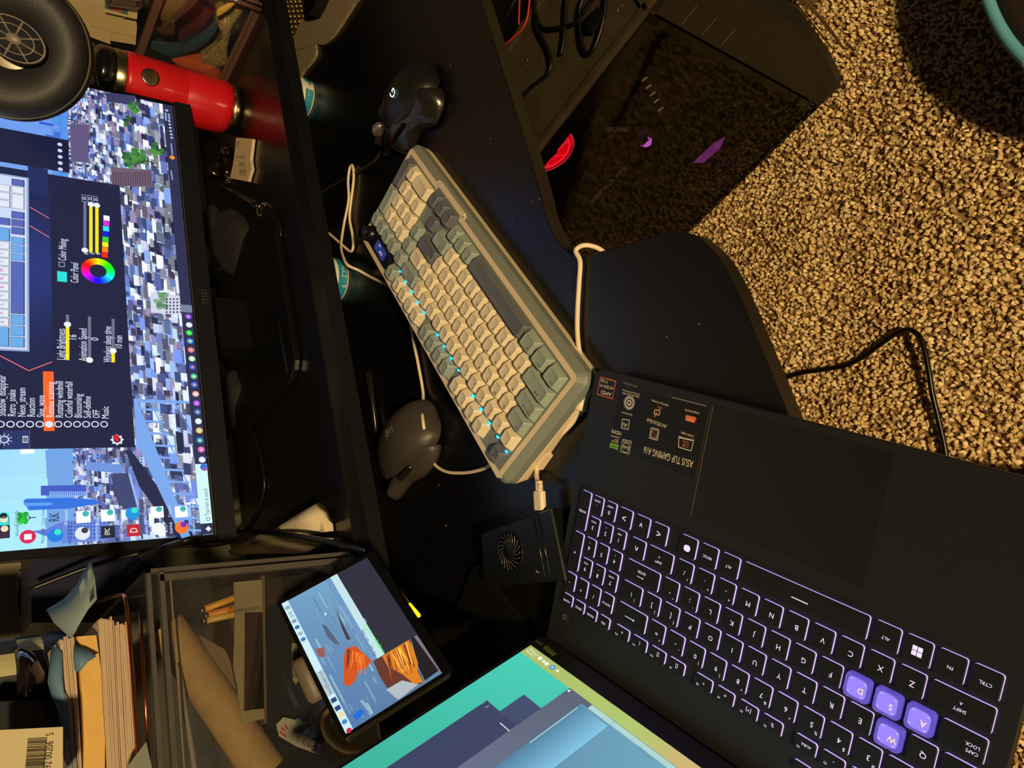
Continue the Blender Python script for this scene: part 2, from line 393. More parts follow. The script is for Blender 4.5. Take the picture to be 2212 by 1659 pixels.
# city blocks, row behind row
PAL = [(96, 110, 176), (140, 164, 232), (196, 214, 252), (232, 240, 255), (232, 240, 255), (70, 72, 122), (46, 52, 100), (126, 108, 146), (150, 128, 156), (204, 204, 232), (110, 142, 222), (236, 232, 236)]
rows = 34; yb = vy(0) - 0.012
for r_ in range(rows):
    t = r_/(rows - 1.0); base = (vy(0) - 0.014)*(1-t)**1.05 - 0.002*t; sz = 0.0032 + 0.0155*t; x = -random.random()*sz
    while x < MW:
        w = sz*random.uniform(0.5, 1.5); h = sz*random.uniform(0.7, 1.9); top = base + (vy(x)-vy(0))*(1-t) + h*0.55; bot = top - h - sz*0.8
        c = random.choice(PAL); blue = 0.25*(1 - x/MW) + 0.1*(1-t)
        c = tuple(c[k]*(1-blue) + (118, 158, 245)[k]*blue for k in range(3))
        x0, x1, bot, top = max(x, 0), min(x+w, MW), max(bot, 0.0), min(max(top, 0.0), MH)
        if x1 > x0 and top > bot + 0.001:
            S.rect(x0, bot, x1, top, c, 3 + r_*0.3)
            kk = random.choice((0.55, 0.7, 1.1, 1.2)); roof = tuple(min(250, v*kk) for v in c); rh = min(sz*0.42, (top-bot)*0.5)
            S.poly([(x0, top - rh), (x1, top - rh), (min(MW, x1 + w*0.10), top), (min(MW, x0 + w*0.14), top)], roof, 3.1 + r_*0.3, True)
            kk = random.choice((0.42, 0.55, 1.3)); dk = tuple(min(250, v*kk) for v in c)
            ch = random.random()
            if sz > 0.0045:
                if ch < 0.45:
                    n = max(2, int(w/(0.0018 + 0.0010*t)))
                    for i in range(n):
                        xx = x0 + (x1-x0)*(i+0.25)/n; S.rect(xx, bot, xx + (x1-x0)*0.42/n, max(bot, top - rh - 0.0015), dk, 3.2 + r_*0.3)
                elif ch < 0.85:
                    n = max(2, int(w/0.0026)); m_ = max(2, int((top-rh-bot)/0.0030))
                    for i in range(n):
                        for j in range(m_):
                            xx = x0 + (x1-x0)*(i+0.2)/n; yy = bot + (top-rh-bot)*(j+0.2)/m_
                            S.rect(xx, yy, xx + (x1-x0)*0.5/n, yy + (top-rh-bot)*0.5/m_, dk, 3.2 + r_*0.3)
        x += w*random.uniform(0.75, 1.1)
    if r_ > 10 and random.random() < 0.5:
        xx = MW*random.uniform(0.55, 0.98)
        for _ in range(9): S.disc((xx + random.uniform(-.012, .012), max(0.012, base + random.uniform(-.006, .006))), 0.004*random.uniform(.6, 1.3), random.choice(((52, 96, 62), (70, 122, 76), (40, 72, 60))), 3.3 + r_*0.3, 8, local=True)
K = 14
for c, n in (((300, 338), 14), ((280, 348), 10), ((290, 230), 9), ((347, 650), 7), ((340, 325), 8)):
    x, y = L(*c)
    for _ in range(n*2): S.disc((x + random.uniform(-.010, .010), y + random.uniform(-.006, .006)), 0.0035, random.choice(((60, 128, 60), (84, 150, 72), (44, 92, 56))), K, 8, local=True)
# purple long block, brown block, pale block with vine
S.poly([(150, 268), (193, 270), (190, 352), (153, 350)], (112, 98, 140), K)
for i in range(12): S.line((155 + i*3.2, 270), (156 + i*3.1, 350), 0.0006, (80, 72, 112), K + .2)
S.poly([(240, 362), (327, 368), (330, 405), (242, 402)], (116, 92, 110), K)
for i in range(16): S.line((244 + i*5.3, 372), (245 + i*5.3, 402), 0.0009, (62, 60, 92), K + .2)
S.poly([(228, 200), (292, 208), (290, 228), (230, 220)], (64, 62, 104), K)
S.poly([(324, 632), (392, 640), (396, 682), (326, 676)], (214, 216, 236), K)
for i in range(5):
    for j in range(5): S.prect((358 + j*7.5, 645 + i*7), (362 + j*7.5, 649 + i*7), (48, 56, 92), K + .2)
# left side landmarks
S.poly([(50, 1083), (56, 1078), (150, 1076), (205, 1080), (215, 1088), (150, 1099), (62, 1103)], (48, 116, 226), K)
S.poly([(50, 1087), (112, 1086), (112, 1092), (54, 1094)], (96, 160, 244), K + .2)
S.poly([(88, 1050), (186, 1048), (186, 1070), (88, 1071)], (66, 92, 200), K)
for i in range(19): S.line((108 + i*4.2, 1062), (108 + i*4.2, 1072), 0.0009, (150, 200, 250), K + .3)
S.poly([(68, 1148), (98, 1144), (134, 1128), (134, 1168), (98, 1158)], (96, 124, 220), K)
S.poly([(134, 1126), (230, 1120), (232, 1168), (134, 1174)], (104, 138, 226), K)
for i in range(12):
    for j in range(5): S.prect((146 + i*7, 1128 + j*8), (149 + i*7, 1132 + j*8), (52, 74, 164), K + .3)
S.poly([(238, 1024), (276, 1022), (296, 1096), (258, 1102)], (62, 70, 118), K + .4)
S.poly([(276, 1022), (282, 1026), (300, 1092), (296, 1096)], (150, 190, 246), K + .5)
S.poly([(185, 998), (262, 1004), (266, 1024), (186, 1016)], (112, 150, 224), K)
S.poly([(270, 972), (284, 975), (420, 1160), (380, 1163), (300, 1050)], (34, 40, 74), K + .2)
LB, LBD = (124, 170, 240), (84, 128, 214)
S.poly([(288, 862), (296, 866), (412, 1162), (392, 1163), (296, 960)], LB, K + .6)
S.poly([(288, 862), (424, 868), (425, 873), (290, 870)], LB, K + .6)
for i in range(11):
    y = 884 + i*26; x0 = 300 + i*8.2; x1 = 345 + i*10.5; x1 = min(x1, 438)
    S.line((x0, y), (x1, y + 3), 0.0026, LB, K + .7)
S.line((325, 868), (442, 1128), 0.0014, LB, K + .7); S.line((378, 874), (446, 990), 0.0012, LBD, K + .7)
# software window
NV = (28, 33, 66)
def win(pts, c, k): S.poly(pts, c, k)
x350, _ = L(60, 360); top = MH*0.999
a, bb, c_, d = L(150, 380), L(257, 402), L(292, 967), L(0, 967)
wy = (bb[1] + c_[1])/2; wx0, wx1 = c_[0], bb[0]
S.rect(L(150, 305)[0]-0.05, L(150, 380)[1], L(150, 305)[0], top, (26, 32, 62), 19)   # second window behind
S.rect(wx0, wy, wx1, top, NV, 20)
S.rect(wx0, L(64, 950)[1], L(30, 931)[0], L(5, 950)[1], (36, 52, 108), 21)
S.rect(wx0, L(64.6, 950)[1], L(30, 931)[0], L(63.8, 950)[1], (150, 96, 100), 22)
WH = (226, 234, 255)
items = [('Shadow_disappear', 3, 900, 812), ('Retro_snake', 24.5, 900, 843), ('Neon_stream', 46, 901, 839), ('Reaction', 66.5, 901, 861), ('Sine_wave', 87.5, 902, 855),
         ('Retinue scanning', 108, 902, 826), ('Rotating windmill', 127.5, 902.5, 825), ('Colorful waterfall', 148, 903, 826), ('Blossoming', 168, 903, 852), ('Self-define', 187.5, 904, 857), ('OFF', 207, 904, 886.5), ('Music', 226.5, 905, 879)]
S.prect((94, 932), (115.5, 804), (255, 104, 40), 21)
for s_, x, y0, y1 in items:
    S.text(s_, (x, y0), (x, y1), 0.0098, WH, 23)
    if s_.startswith('Retinue'): S.disc((105.5, 917.5), 0.0036, WH, 22)
    else: S.disc((x - 2.0, 917.5), 0.0036, WH, 22, 20, 0.0026)
for i in range(10):
    cx, cy = L(9, 950.5); a_ = 2*math.pi*i/10; S.line((cx + .0045*math.cos(a_), cy + .0045*math.sin(a_)), (cx + .0066*math.cos(a_), cy + .0066*math.sin(a_)), 0.0006, WH, 23, True)
S.disc((9, 950.5), 0.0040, WH, 23)
S.disc((9, 950.5), 0.0030, (60, 74, 130), 24)
S.prect((48.5, 957.5), (60.5, 943), WH, 23); S.prect((50, 955.5), (59, 945), NV, 24)
for i in range(3): S.prect((51.5, 953 - i*3.2), (57.5, 952 - i*3.2), WH, 25)
S.disc((252.5, 951), 0.0050, WH, 23, 20, 0.0034); S.disc((250, 945.5), 0.0030, (214, 36, 52), 24); S.disc((253, 952), 0.0018, (214, 36, 52), 24)
for i in range(8):
    cx, cy = L(252.5, 951); a_ = 2*math.pi*i/8; S.disc((cx + .0052*math.cos(a_), cy + .0052*math.sin(a_)), 0.0011, WH, 23, 8, local=True)
# keyboard picture
y112 = L(111, 600)[1]; xk0, xk1 = L(60, 800)[0], L(60, 372)[0]
for i in range(20):
    x0, x1 = xk0 + (xk1-xk0)*i/20, xk0 + (xk1-xk0)*(i+1)/20
    def g(x, y): q = math.exp(-(((x-(xk0+xk1)/2)/0.08)**2)); return tuple((22, 32, 70)[k]*(1-q*y) + (58, 78, 176)[k]*q*y for k in range(3))
    S.poly([(x0, y112), (x1, y112), (x1, top), (x0, top)], [g(x0, .45), g(x1, .45), g(x1, 1), g(x0, 1)], 21, True)
OR = (236, 120, 110)
for q in (((0, 770), (62, 802)), ((62, 802), (112, 783)), ((64, 449), (106, 473)), ((64, 489), (106, 514))): S.line(q[0], q[1], 0.0010, OR, 23)
S.poly([(60, 360), (103, 368), (103, 430), (60, 412)], (30, 44, 96), 22)
q0, q1 = L(62.5, 761), L(62.5, 386)
S.rect(q0[0], (q0[1]+q1[1])/2, q1[0], top, (150, 168, 216), 24); S.rect(q0[0]+.002, (q0[1]+q1[1])/2+.002, q1[0]-.002, top, (206, 220, 250), 25)
u_ = (q1[0]-q0[0]-0.008)/20.5; kx, ky = q0[0]+.004, (q0[1]+q1[1])/2+.004; du = L(0, 600)[1]-ky
KB_ROWS = [[(0, 1.25, 'b'), (1.25, 1.25, 'b'), (2.5, 1.25, 'b'), (3.75, 6.25, 'd'), (10, 1, 'b'), (11, 1, 'b'), (12, 1, 'b'), (13.25, 1, 'd'), (14.25, 1, 'd'), (15.25, 1, 'd'), (16.5, 2, 'w'), (18.5, 1, 'w'), (19.5, 1, 'd')],
           [(0, 2.25, 'b')] + [(2.25+i, 1, 'w') for i in range(10)] + [(12.25, 1.75, 'b'), (14.25, 1, 'd'), (16.5, 1, 'w'), (17.5, 1, 'w'), (18.5, 1, 'w')],
           [(0, 1.75, 'b')] + [(1.75+i, 1, 'w') for i in range(11)] + [(12.75, 2.25, 'd'), (15.25, 1, 'b'), (16.5, 1, 'w'), (17.5, 1, 'w'), (18.5, 1, 'w'), (19.5, 1, 'b')],
           [(0, 1.5, 'b')] + [(1.5+i, 1, 'w') for i in range(12)] + [(13.5, 1.5, 'w'), (15.25, 1, 'b'), (16.5, 1, 'w'), (17.5, 1, 'w'), (18.5, 1, 'w')]]
KC = {'b': (108, 172, 236), 'd': (88, 104, 186), 'w': (228, 236, 252)}
LET = ['', 'ZXCVBNM<>?', 'ASDFGHJKL:"', 'QWERTYUIOP[]']
for j, row in enumerate(KB_ROWS):
    for i, (x, w, k) in enumerate(row):
        yy = ky + j*u_*1.25 - (0.25*u_ if k == 'd' and x in (13.25, 14.25, 15.25) and False else 0)
        if yy + u_ > top: continue
        S.rect(kx + x*u_ + .0004, yy, kx + (x+w)*u_ - .0006, yy + u_*1.17, tuple(v*.6 for v in KC[k]), 26); S.rect(kx + x*u_ + .0010, yy + .0012, kx + (x+w)*u_ - .0012, yy + u_*1.12, KC[k], 27)
        if w == 1 and k == 'w' and x < 13 and j > 0 and i-1 < len(LET[j]):
            S.b.text(LET[j][i-1], 0.0052, basis(S.W(kx + (x+.5)*u_, yy + u_*.7, 28), S.u, S.v, S.n), 0, 'c', (190, 60, 110) if 3 < x < 12 else (70, 80, 130))
# sliders and captions
def slider(x, y0, y1, yk, mix):
    S.line((x, y0), (x, y1), 0.0030, (110, 114, 140), 22)
    if mix: S.line((x, y0), (x, yk), 0.0034, (255, 232, 34), 23)
    S.disc((x, yk), 0.0034, (244, 246, 255), 24)
S.text('Light Brightness', (131, 778), (131, 711), 0.0112, WH, 23); slider(145.5, 779, 681, 702, True); S.text('16', (156, 734), (156, 724), 0.0108, WH, 23)
S.text('Animation Speed', (178, 781), (178, 711), 0.0112, WH, 23); slider(193, 779, 685, 779, False); S.text('0', (203.5, 737), (203.5, 730.5), 0.0108, WH, 23)
S.text('Wireless sleep time', (231, 784), (231, 706), 0.0112, WH, 23); slider(244, 784, 690, 759, True); S.text('10 min', (255.5, 753), (255.5, 726), 0.0104, WH, 23)
S.prect((123.5, 609), (144, 589), (40, 226, 222), 23); S.prect((126.5, 577.5), (139.5, 568), (150, 158, 190), 23); S.prect((128, 576), (138, 569.5), NV, 24)
S.text('Color Mixing', (134, 564), (134, 517), 0.0112, WH, 23); S.text('Color Panel', (160, 612), (160, 569), 0.0112, WH, 23)
import colorsys
def hue(t): return tuple(255*v for v in colorsys.hsv_to_rgb(((t/(2*math.pi)) - 0.02) % 1, 1, 1))
S.disc((211.5, 586.5), 0.0172, lambda t: hue(math.pi*0.35 - t), 23, 60, 0.0086)
for x, y0, y1, yk, mx in ((183, 541, 438, 542, False), (196, 547, 441, 443, True), (209, 548, 443, 445, True)): slider(x, y0, y1, yk, mx)
for x, y, s_ in ((181, 430, '0'), (193.5, 431, '255'), (206, 433, '255')):
    S.prect((x - 4.6, y + 7), (x + 4.6, y - 7), (150, 158, 190), 23); S.prect((x - 3.6, y + 6), (x + 3.6, y - 6), NV, 24); S.text(s_, (x, y + 3), (x, y - 3), 0.005, WH, 25)
for i, s_ in enumerate('RGB'): S.text(s_, (186 + i*12.7, 551), (186 + i*12.7, 547.5), 0.006, WH, 24)
for i, c in enumerate(((250, 30, 30), (255, 140, 20), (250, 240, 30), (60, 220, 50), (20, 20, 235), (60, 225, 245), (225, 40, 230), (245, 248, 255))):
    S.prect((223.5 + (7-i)*-0.55 + 0.0, 557 - i*11.4), (236 + (7-i)*-0.55, 548 - i*11.4), c, 23)
for i in range(5): S.disc((129 + i*0.3, 313.5 + i*13.4), 0.0026, (206, 216, 250), 21)
# taskbar
tb = L(438.5, 1145)[1]; tb2 = 0.0125
S.rect(0, 0, MW, tb2, (44, 48, 84), 20)
S.rect(L(449, 1131)[0], 0.0002, L(440, 1003)[0], tb2, (214, 250, 252), 21)
S.text('Type here to search', (447, 1115), (442.5, 1056), 0.0070, (86, 106, 128), 22); S.disc((449, 1122), 0.0022, (86, 106, 128), 22, 14, 0.0015)
S.disc((440, 1010), 0.0042, (40, 120, 226), 22, 10); S.disc((442, 1014), 0.0024, (220, 40, 90), 22, 10)
S.disc((449.5, 1143), 0.0030, (236, 240, 250), 22, 4)
ic = [((436, 994), (230, 235, 250)), ((434, 972), (226, 110, 190)), ((431, 952), (30, 150, 226)), ((430, 931), (250, 200, 90)), ((428, 911), (228, 240, 252)), ((426, 891), (40, 120, 220)), ((424, 872), (170, 90, 226)), ((422, 852), (240, 180, 160)), ((419, 832), (70, 110, 230)), ((418, 814), (60, 200, 170)), ((415, 794), (60, 90, 230)), ((414, 776), (190, 240, 190)), ((412, 757), (250, 120, 110)), ((410, 738), (60, 150, 250)), ((408, 720), (60, 220, 80)), ((408, 703), (220, 240, 250)), ((406, 685), (130, 90, 240))]
for c, col in ic:
    S.disc(c, 0.0036, col, 22, 16); S.disc((c[0]+.3, c[1]+.3), 0.0016, tuple(min(255, v*1.4 + 20) for v in col[::-1]), 23, 10)
S.rect(L(405, 676)[0], 0.0, L(404, 660)[0], tb2, (120, 130, 160), 21)
S.disc((371.5, 341.5), 0.0032, (250, 150, 40), 22, 16)
for i in range(6): S.disc((365 + i*1.1, 263 + i*7.2), 0.0016, (200, 210, 240), 22, 10)
for i, (y0, y1) in enumerate(((245, 262), (247, 260))): S.line((357 + i*7.0, y0), (358.4 + i*7.0, y1), 0.0022, (150, 164, 214), 22)
for y0, y1 in ((311, 336), (370, 390)): S.line((369, y0), (372, y1), 0.0016, (150, 164, 214), 22)
S.disc((359.5, 240), 0.0024, (220, 226, 250), 22, 4, 0.0012)
# desktop icons and their captions
def icon(c, txt, col, shape='disc', col2=None):
    x, y = L(*c)
    if shape == 'disc': S.disc((x, y), 0.0066, col, 16, 22, local=True)
    else: S.rect(x - .0062, y - .0062, x + .0062, y + .0062, col, 16)
    if col2: S.disc((x + .003, y - .002), 0.0030, col2, 17, 14, local=True)
    if txt:
        w = min(0.019, 0.0021*len(txt)); M = basis(S.W(x - w/2, y - .0118, 17), S.u, S.v, S.n)
        S.b.text(txt, 0.0042, M, 0, 'l', (46, 78, 128) if c[0] < 130 else (226, 236, 255), w)
icon((3, 1130), '', (56, 40, 70), 'sq', (246, 226, 190)); icon((4, 1150), 'World', (56, 40, 70), 'sq', (246, 226, 190)); icon((2, 1122), 'Cemantk', (60, 240, 240), 'sq', (20, 24, 50))
icon((60, 1160), 'MuseHub', (222, 36, 92)); icon((119.5, 1157), 'Microsoft', (22, 130, 232), 'disc', (60, 230, 200)); icon((178, 1153), 'Insurance', (228, 236, 250), 'disc', (60, 60, 70))
S.rect(L(62, 1160)[0]-.0028, L(60, 1160)[1]-.003, L(62, 1160)[0]+.0026, L(60, 1160)[1]+.0030, (250, 250, 250), 18)
x, y = L(50, 1120)
for _ in range(26): S.disc((x + random.uniform(-.005, .005), y + random.uniform(-.003, .0036)), 0.0018, random.choice(((30, 190, 60), (60, 226, 90), (20, 150, 40))), 17, 8, local=True)
S.line((x, y - .004), (x, y - .0105), 0.0010, (70, 60, 90), 17, True); S.line((x, y - .006), (x - .004, y - .002), 0.0007, (70, 60, 90), 17, True); S.line((x, y - .006), (x + .004, y - .002), 0.0007, (70, 60, 90), 17, True)
S.b.text('Clear Coat', 0.0040, basis(S.W(x - .008, y - .0160, 17), S.u, S.v, S.n), 0, 'l', (46, 78, 128), 0.016)
S.text('RK', (116, 1127), (116, 1108), 0.0125, (30, 44, 96), 17); S.line((125, 1126), (125, 1112), 0.0008, (60, 80, 140), 17)
for c, t in (((180, 1117), 'lamp-image'), ((233, 1114), 'laptop.pdf'), ((339, 1107), 'Canyon'), ((391, 1106), 'Product')): icon(c, t, (250, 253, 250), 'sq', (60, 190, 190))
icon((286, 1109.5), 'Microsoft', (24, 150, 232), 'disc', (60, 230, 200)); icon((233, 1149.5), 'Epic Games', (34, 40, 56), 'sq'); S.text('EPIC', (231, 1156), (231, 1142), 0.0066, (250, 250, 250), 18)
icon((288, 1146), 'Diablo IV', (190, 40, 60), 'sq'); S.text('D', (288, 1151), (288, 1141), 0.010, (250, 240, 240), 18); icon((342, 1143), 'GitHub', (246, 248, 252)); icon((392, 1140), 'Firefox', (250, 120, 40), 'disc', (120, 40, 200))
S.text('RK Keyboard', (142, 1134), (142, 1103), 0.0042, (226, 236, 255), 17)
S.prect((44, 981), (74, 968), (250, 253, 255), 17)
S.build('screen', mon, attr_mat('screen_light', True))
# ------------------------------------------------------------------ cream and green mechanical keyboard
U = 0.01905; KT = R(5.05)
kb = thing('keyboard', 'cream and sage green full-size mechanical keyboard with black knob and cyan backlight', 'keyboard', (0, 0, DZ), R(21.05))
KM = Matrix.Translation((0, 0, 0.026)) @ Matrix.Rotation(KT, 4, 'X')       # plane of the cap bases
cream = mat('keycap_cream', (228, 214, 186), 0.55, noise=0.03, nscale=120)
sage = mat('keycap_sage', (150, 162, 154), 0.55, noise=0.03, nscale=120)
slate = mat('keycap_slate', (98, 102, 112), 0.55, noise=0.03, nscale=120)
ink_d = mat('legend_dark', (62, 54, 48), 0.6); ink_l = mat('legend_light', (214, 206, 190), 0.6); ink_s = mat('legend_sage', (96, 106, 96), 0.6)
case_c = mat('case_cream', (228, 208, 178), 0.45); case_g = mat('case_green', (124, 130, 122), 0.42, noise=0.03, nscale=200)
ROWH = [0.0080, 0.0078, 0.0076, 0.0080, 0.0094, 0.0094]; ROWT = [-5, -4, 0, 4, 8, 8]
def keycap(x, y, w, d, row, cm, im, legs):
    b = MB(); WX, WY = w*U - 0.0010, d*U - 0.0010; cx, cy = (x + w/2)*U, (y + d/2)*U
    b.M = KM @ Matrix.Translation((cx, cy, 0)); h = ROWH[row]; t = R(ROWT[row])
    T = Matrix.Translation((0, 0.0006, h)) @ Matrix.Rotation(-t*0.55, 4, 'X')
    tw, td = WX - 0.0062, WY - 0.0050
    def q(rs): return [tuple(T @ Vector(p)) for p in rs]
    rings = [rr(WX, WY, 0.0006, 3), rr(WX - 0.0004, WY - 0.0004, 0.0008, 3, 0, 0, 0.0012), q(rr(tw + 0.0008, td + 0.0008, 0.0022, 3, 0, 0, -0.0008)), q(rr(tw, td, 0.0020, 3)),
             q(rr(tw - 0.0020, td - 0.0016, 0.0018, 3, 0, 0, -0.00035)), q(rr(max(0.002, tw*0.5), max(0.002, td*0.45), 0.001, 3, 0, 0, -0.0007))]
    n0 = len(b.f); b.loft(rings, 0, False)
    n = len(rings[0])
    for i in range(n0 + 3*n, len(b.f)): b.sm[i] = True
    for s, ox, oy, sz in legs:
        px = -tw/2 + 0.0012 + ox; py = td/2 - 0.0030 + oy
        b.text(s, sz, T @ Matrix.Translation((px, py, 0.00012)), 1, 'l')
    return b.build('keycap', [cm, im], kb)
def L1(s): return [(s, 0, 0, 0.0042)]
def L2(a, c): return [(a, 0, 0.0004, 0.0030), (c, 0, -0.0050, 0.0032)]
KEYS = []
F = 5.15
KEYS.append((0, F, 1, 1, 5, 's', [('Esc', 0, -0.001, 0.0032)]))
for i in range(12):
    x = [2, 3, 4, 5, 6.5, 7.5, 8.5, 9.5, 11, 12, 13, 14][i]; KEYS.append((x, F, 1, 1, 5, 'g' if 4 <= i < 8 else 'c', [('F%d' % (i+1), 0, -0.001, 0.0030)]))
KEYS.append((15.25, F, 1, 1, 5, 'g', [('Del', 0, -.001, .0030)]))
for i, (a, c) in enumerate(zip('~!@#$%^&*()_+', '`1234567890-=')): KEYS.append((i, 4, 1, 1, 4, 'c', L2(a, c)))
KEYS += [(13, 4, 2, 1, 4, 'g', [('Backspace', 0, 0, .0032)]), (15.25, 4, 1, 1, 4, 'g', [('Home', 0, 0, .0026)])]
for i, s in enumerate(('Num', '/', '*', '-')): KEYS.append((16.5 + i, 4, 1, 1, 4, 'g', [(s, 0, 0, .003)]))
KEYS.append((0, 3, 1.5, 1, 3, 'g', [('Tab', 0, 0, .0036)]))
for i, s in enumerate('QWERTYUIOP'): KEYS.append((1.5 + i, 3, 1, 1, 3, 'c', L1(s)))
KEYS += [(11.5, 3, 1, 1, 3, 'c', L2('{', '[')), (12.5, 3, 1, 1, 3, 'c', L2('}', ']')), (13.5, 3, 1.5, 1, 3, 'c', L2('|', '\\')), (15.25, 3, 1, 1, 3, 'g', [('PgUp', 0, 0, .0026)])]
for i, s in enumerate('789'): KEYS.append((16.5 + i, 3, 1, 1, 3, 'c', L1(s)))
KEYS.append((19.5, 2, 1, 2, 3, 'g', L1('+')))
KEYS.append((0, 2, 1.75, 1, 2, 'g', [('Caps Lock', 0, 0, .0034)]))
for i, s in enumerate('ASDFGHJKL'): KEYS.append((1.75 + i, 2, 1, 1, 2, 'c', L1(s)))
KEYS += [(10.75, 2, 1, 1, 2, 'c', L2(':', ';')), (11.75, 2, 1, 1, 2, 'c', L2('"', "'")), (12.75, 2, 2.25, 1, 2, 's', [('Enter', 0, 0, .0036)]), (15.25, 2, 1, 1, 2, 'g', [('PgDn', 0, 0, .0026)])]
for i, s in enumerate('456'): KEYS.append((16.5 + i, 2, 1, 1, 2, 'c', L1(s)))
KEYS.append((0, 1, 2.25, 1, 1, 'g', [('Shift', .006, 0, .0036)]))
for i, s in enumerate('ZXCVBNM'): KEYS.append((2.25 + i, 1, 1, 1, 1, 'c', L1(s)))
for i, (a, c) in enumerate(zip('<>?', ',./')): KEYS.append((9.25 + i, 1, 1, 1, 1, 'c', L2(a, c)))
KEYS += [(12.25, 1, 1.75, 1, 1, 'g', [('Shift', .003, 0, .0034)]), (14.25, .75, 1, 1, 1, 's', L1('^'))]
for i, s in enumerate('123'): KEYS.append((16.5 + i, 1, 1, 1, 1, 'c', L1(s)))
KEYS.append((19.5, 0, 1, 2, 1, 's', [('Enter', 0, -.006, .0030)]))
for x, w, s in ((0, 1.25, 'Ctrl'), (1.25, 1.25, 'Win'), (2.5, 1.25, 'Alt'), (10, 1, 'Alt'), (11, 1, 'Fn'), (12, 1, 'Ctrl')): KEYS.append((x, 0, w, 1, 0, 'g', [(s, 0, 0, .0032)]))
KEYS.append((3.75, 0, 6.25, 1, 0, 's', []))
for x, s in ((13.25, '<'), (14.25, 'v'), (15.25, '>')): KEYS.append((x, -.25, 1, 1, 0, 's', L1(s)))
KEYS += [(16.5, 0, 2, 1, 0, 'c', L1('0')), (18.5, 0, 1, 1, 0, 'c', L1('.'))]
CM = {'c': (cream, ink_d), 'g': (sage, ink_s), 's': (slate, ink_l)}
for x, y, w, d, row, k, legs in KEYS:
    o = keycap(x, y, w, d, row, CM[k][0], CM[k][1], legs)
    if x == 3.75:
        b = MB(); b.M = KM; b.box(((3.75 + 3.1)*U, 0.0135, ROWH[0] + 0.0003), (0.011, 0.0005, 0.0003)); b.build('legend_bar', ink_l, o)
# frame, plate, body
def off(poly, d):
    out = []; n = len(poly)
    for i in range(n):
        p0, p1, p2 = Vector(poly[i-1]), Vector(poly[i]), Vector(poly[(i+1) % n])
        a = (p1-p0).normalized(); c = (p2-p1).normalized(); na, nc = Vector((a.y, -a.x)), Vector((c.y, -c.x)); q = (na + nc); q = q/(1 + na.dot(nc))
        out.append(tuple(p1 + q*d))
    return out
g = 0.0021
core = [(-g, -g), (13.25*U - g, -g), (13.25*U - g, -.25*U - g), (16.25*U + g, -.25*U - g), (16.25*U + g, -g), (20.5*U + g, -g), (20.5*U + g, 6.15*U + g), (-g, 6.15*U + g)]
def chamf(poly, c, skip=()):
    out = []
    for i, p in enumerate(poly):
        if i in skip: out += [p, p]; continue
        p0, p1, p2 = Vector(poly[i-1]), Vector(p), Vector(poly[(i+1) % len(poly)])
        out += [tuple(p1 + (p0-p1).normalized()*c), tuple(p1 + (p2-p1).normalized()*c)]
    return out
inner = chamf(core, 0.0012); outer = chamf(off(core, 0.0058), 0.0035)
def zz(poly, z): return [(x, y, z) for x, y in poly]
b = MB(); b.M = KM
b.loft([zz(inner, -0.0030), zz(inner, 0.0006), zz(inner, 0.0008), zz(outer, 0.0008), zz(outer, -0.002)], 0, False, False, False)
b.build('top_frame', case_c, kb)
b = MB(); b.M = KM; b.prism(inner, -0.0045, -0.0028); b.build('plate', mat('plate_cream', (222, 196, 168), 0.45), kb)
bw, bd = 20.5*U + 0.030, 6.15*U + 0.026; bcx, bcy = 10.25*U, 6.15*U/2 - 0.0018
b = MB(); b.M = KM
b.loft([rr(bw - .004, bd - .004, .010, 5, bcx, bcy, -0.0165), rr(bw, bd, .012, 5, bcx, bcy, -0.0150), rr(bw, bd, .012, 5, bcx, bcy, -0.0058), rr(bw - .0018, bd - .0018, .0112, 5, bcx, bcy, -0.0045), rr(bw - .0125, bd - .0125, .007, 5, bcx, bcy, 0.0006)], 0, False)
b.build('body', case_g, kb)
b = MB(); top = [tuple(KM @ Vector(p)) for p in rr(bw - .0005, bd - .0005, .0115, 5, bcx, bcy, -0.0160)]
bot = [(p[0]*0.985 + bcx*0.015, p[1]*0.97 + 0.001, 0.0005) for p in top]; mid = [(p[0], p[1], max(0.0015, p[2] - 0.0022)) for p in top]
b.loft([bot, mid, top], 0, False); b.build('base_wedge', mat('base_cream', (232, 212, 176), 0.45), kb)
for yy in (0.020, 0.092):
    b = MB(); b.box((-0.0135, yy, 0.0045), (0.004, 0.020, 0.008)); b.build('foot', case_c, kb)
cy_m = mat('led_cyan', (20, 190, 240), 0.4, emit=(30, 205, 255), es=2.6)
b = MB(); b.M = KM
fx = [(0, 1.25), (1.25, 2.5), (2.5, 3.75), (10, 11), (11, 12), (12, 13), (16.5, 18.5), (18.5, 19.5), (6.2, 6.9)]
for a, c in fx: b.box(((a*.62 + c*.38)*U, -0.0009, -0.0002), ((c - a)*U*0.42, 0.0013, 0.0012)); b.box(((a + c)/2*U, -0.0012, -0.0010), ((c - a)*U*.9, 0.0005, 0.0012))
for a in (13.25, 14.25, 15.25): b.box(((a + .5)*U, -.25*U - 0.0009, -0.0002), (U*0.8, 0.0013, 0.0012))
for i in range(16):
    if i in (5, 10): continue
    b.box(((i + 0.16)*U, 5.105*U, 0.0040), (U*0.16, 0.0010, 0.0022))  # glow on the function key fronts, put in as raised glowing dashes
b.box((0.3*U, 5.06*U, -0.001), (U*0.5, 0.002, 0.0015))
for x, y in ((16.4, .45), (16.4, 2.0), (15.15, 2.6), (15.15, 3.6), (16.38, 3.5), (14.15, .5)): b.box((x*U, y*U, -0.0018), (0.0022, 0.007, 0.0012))
for r_ in range(5):
    for i in range(15): b.box(((i + 0.5 + 0.25*(r_ % 2))*U, (r_ + 0.995)*U, -0.0020), (0.006, 0.0008, 0.0008))
b.box((-0.0004, 2.0*U, -0.002), (0.0008, 3.9*U, 0.0008))
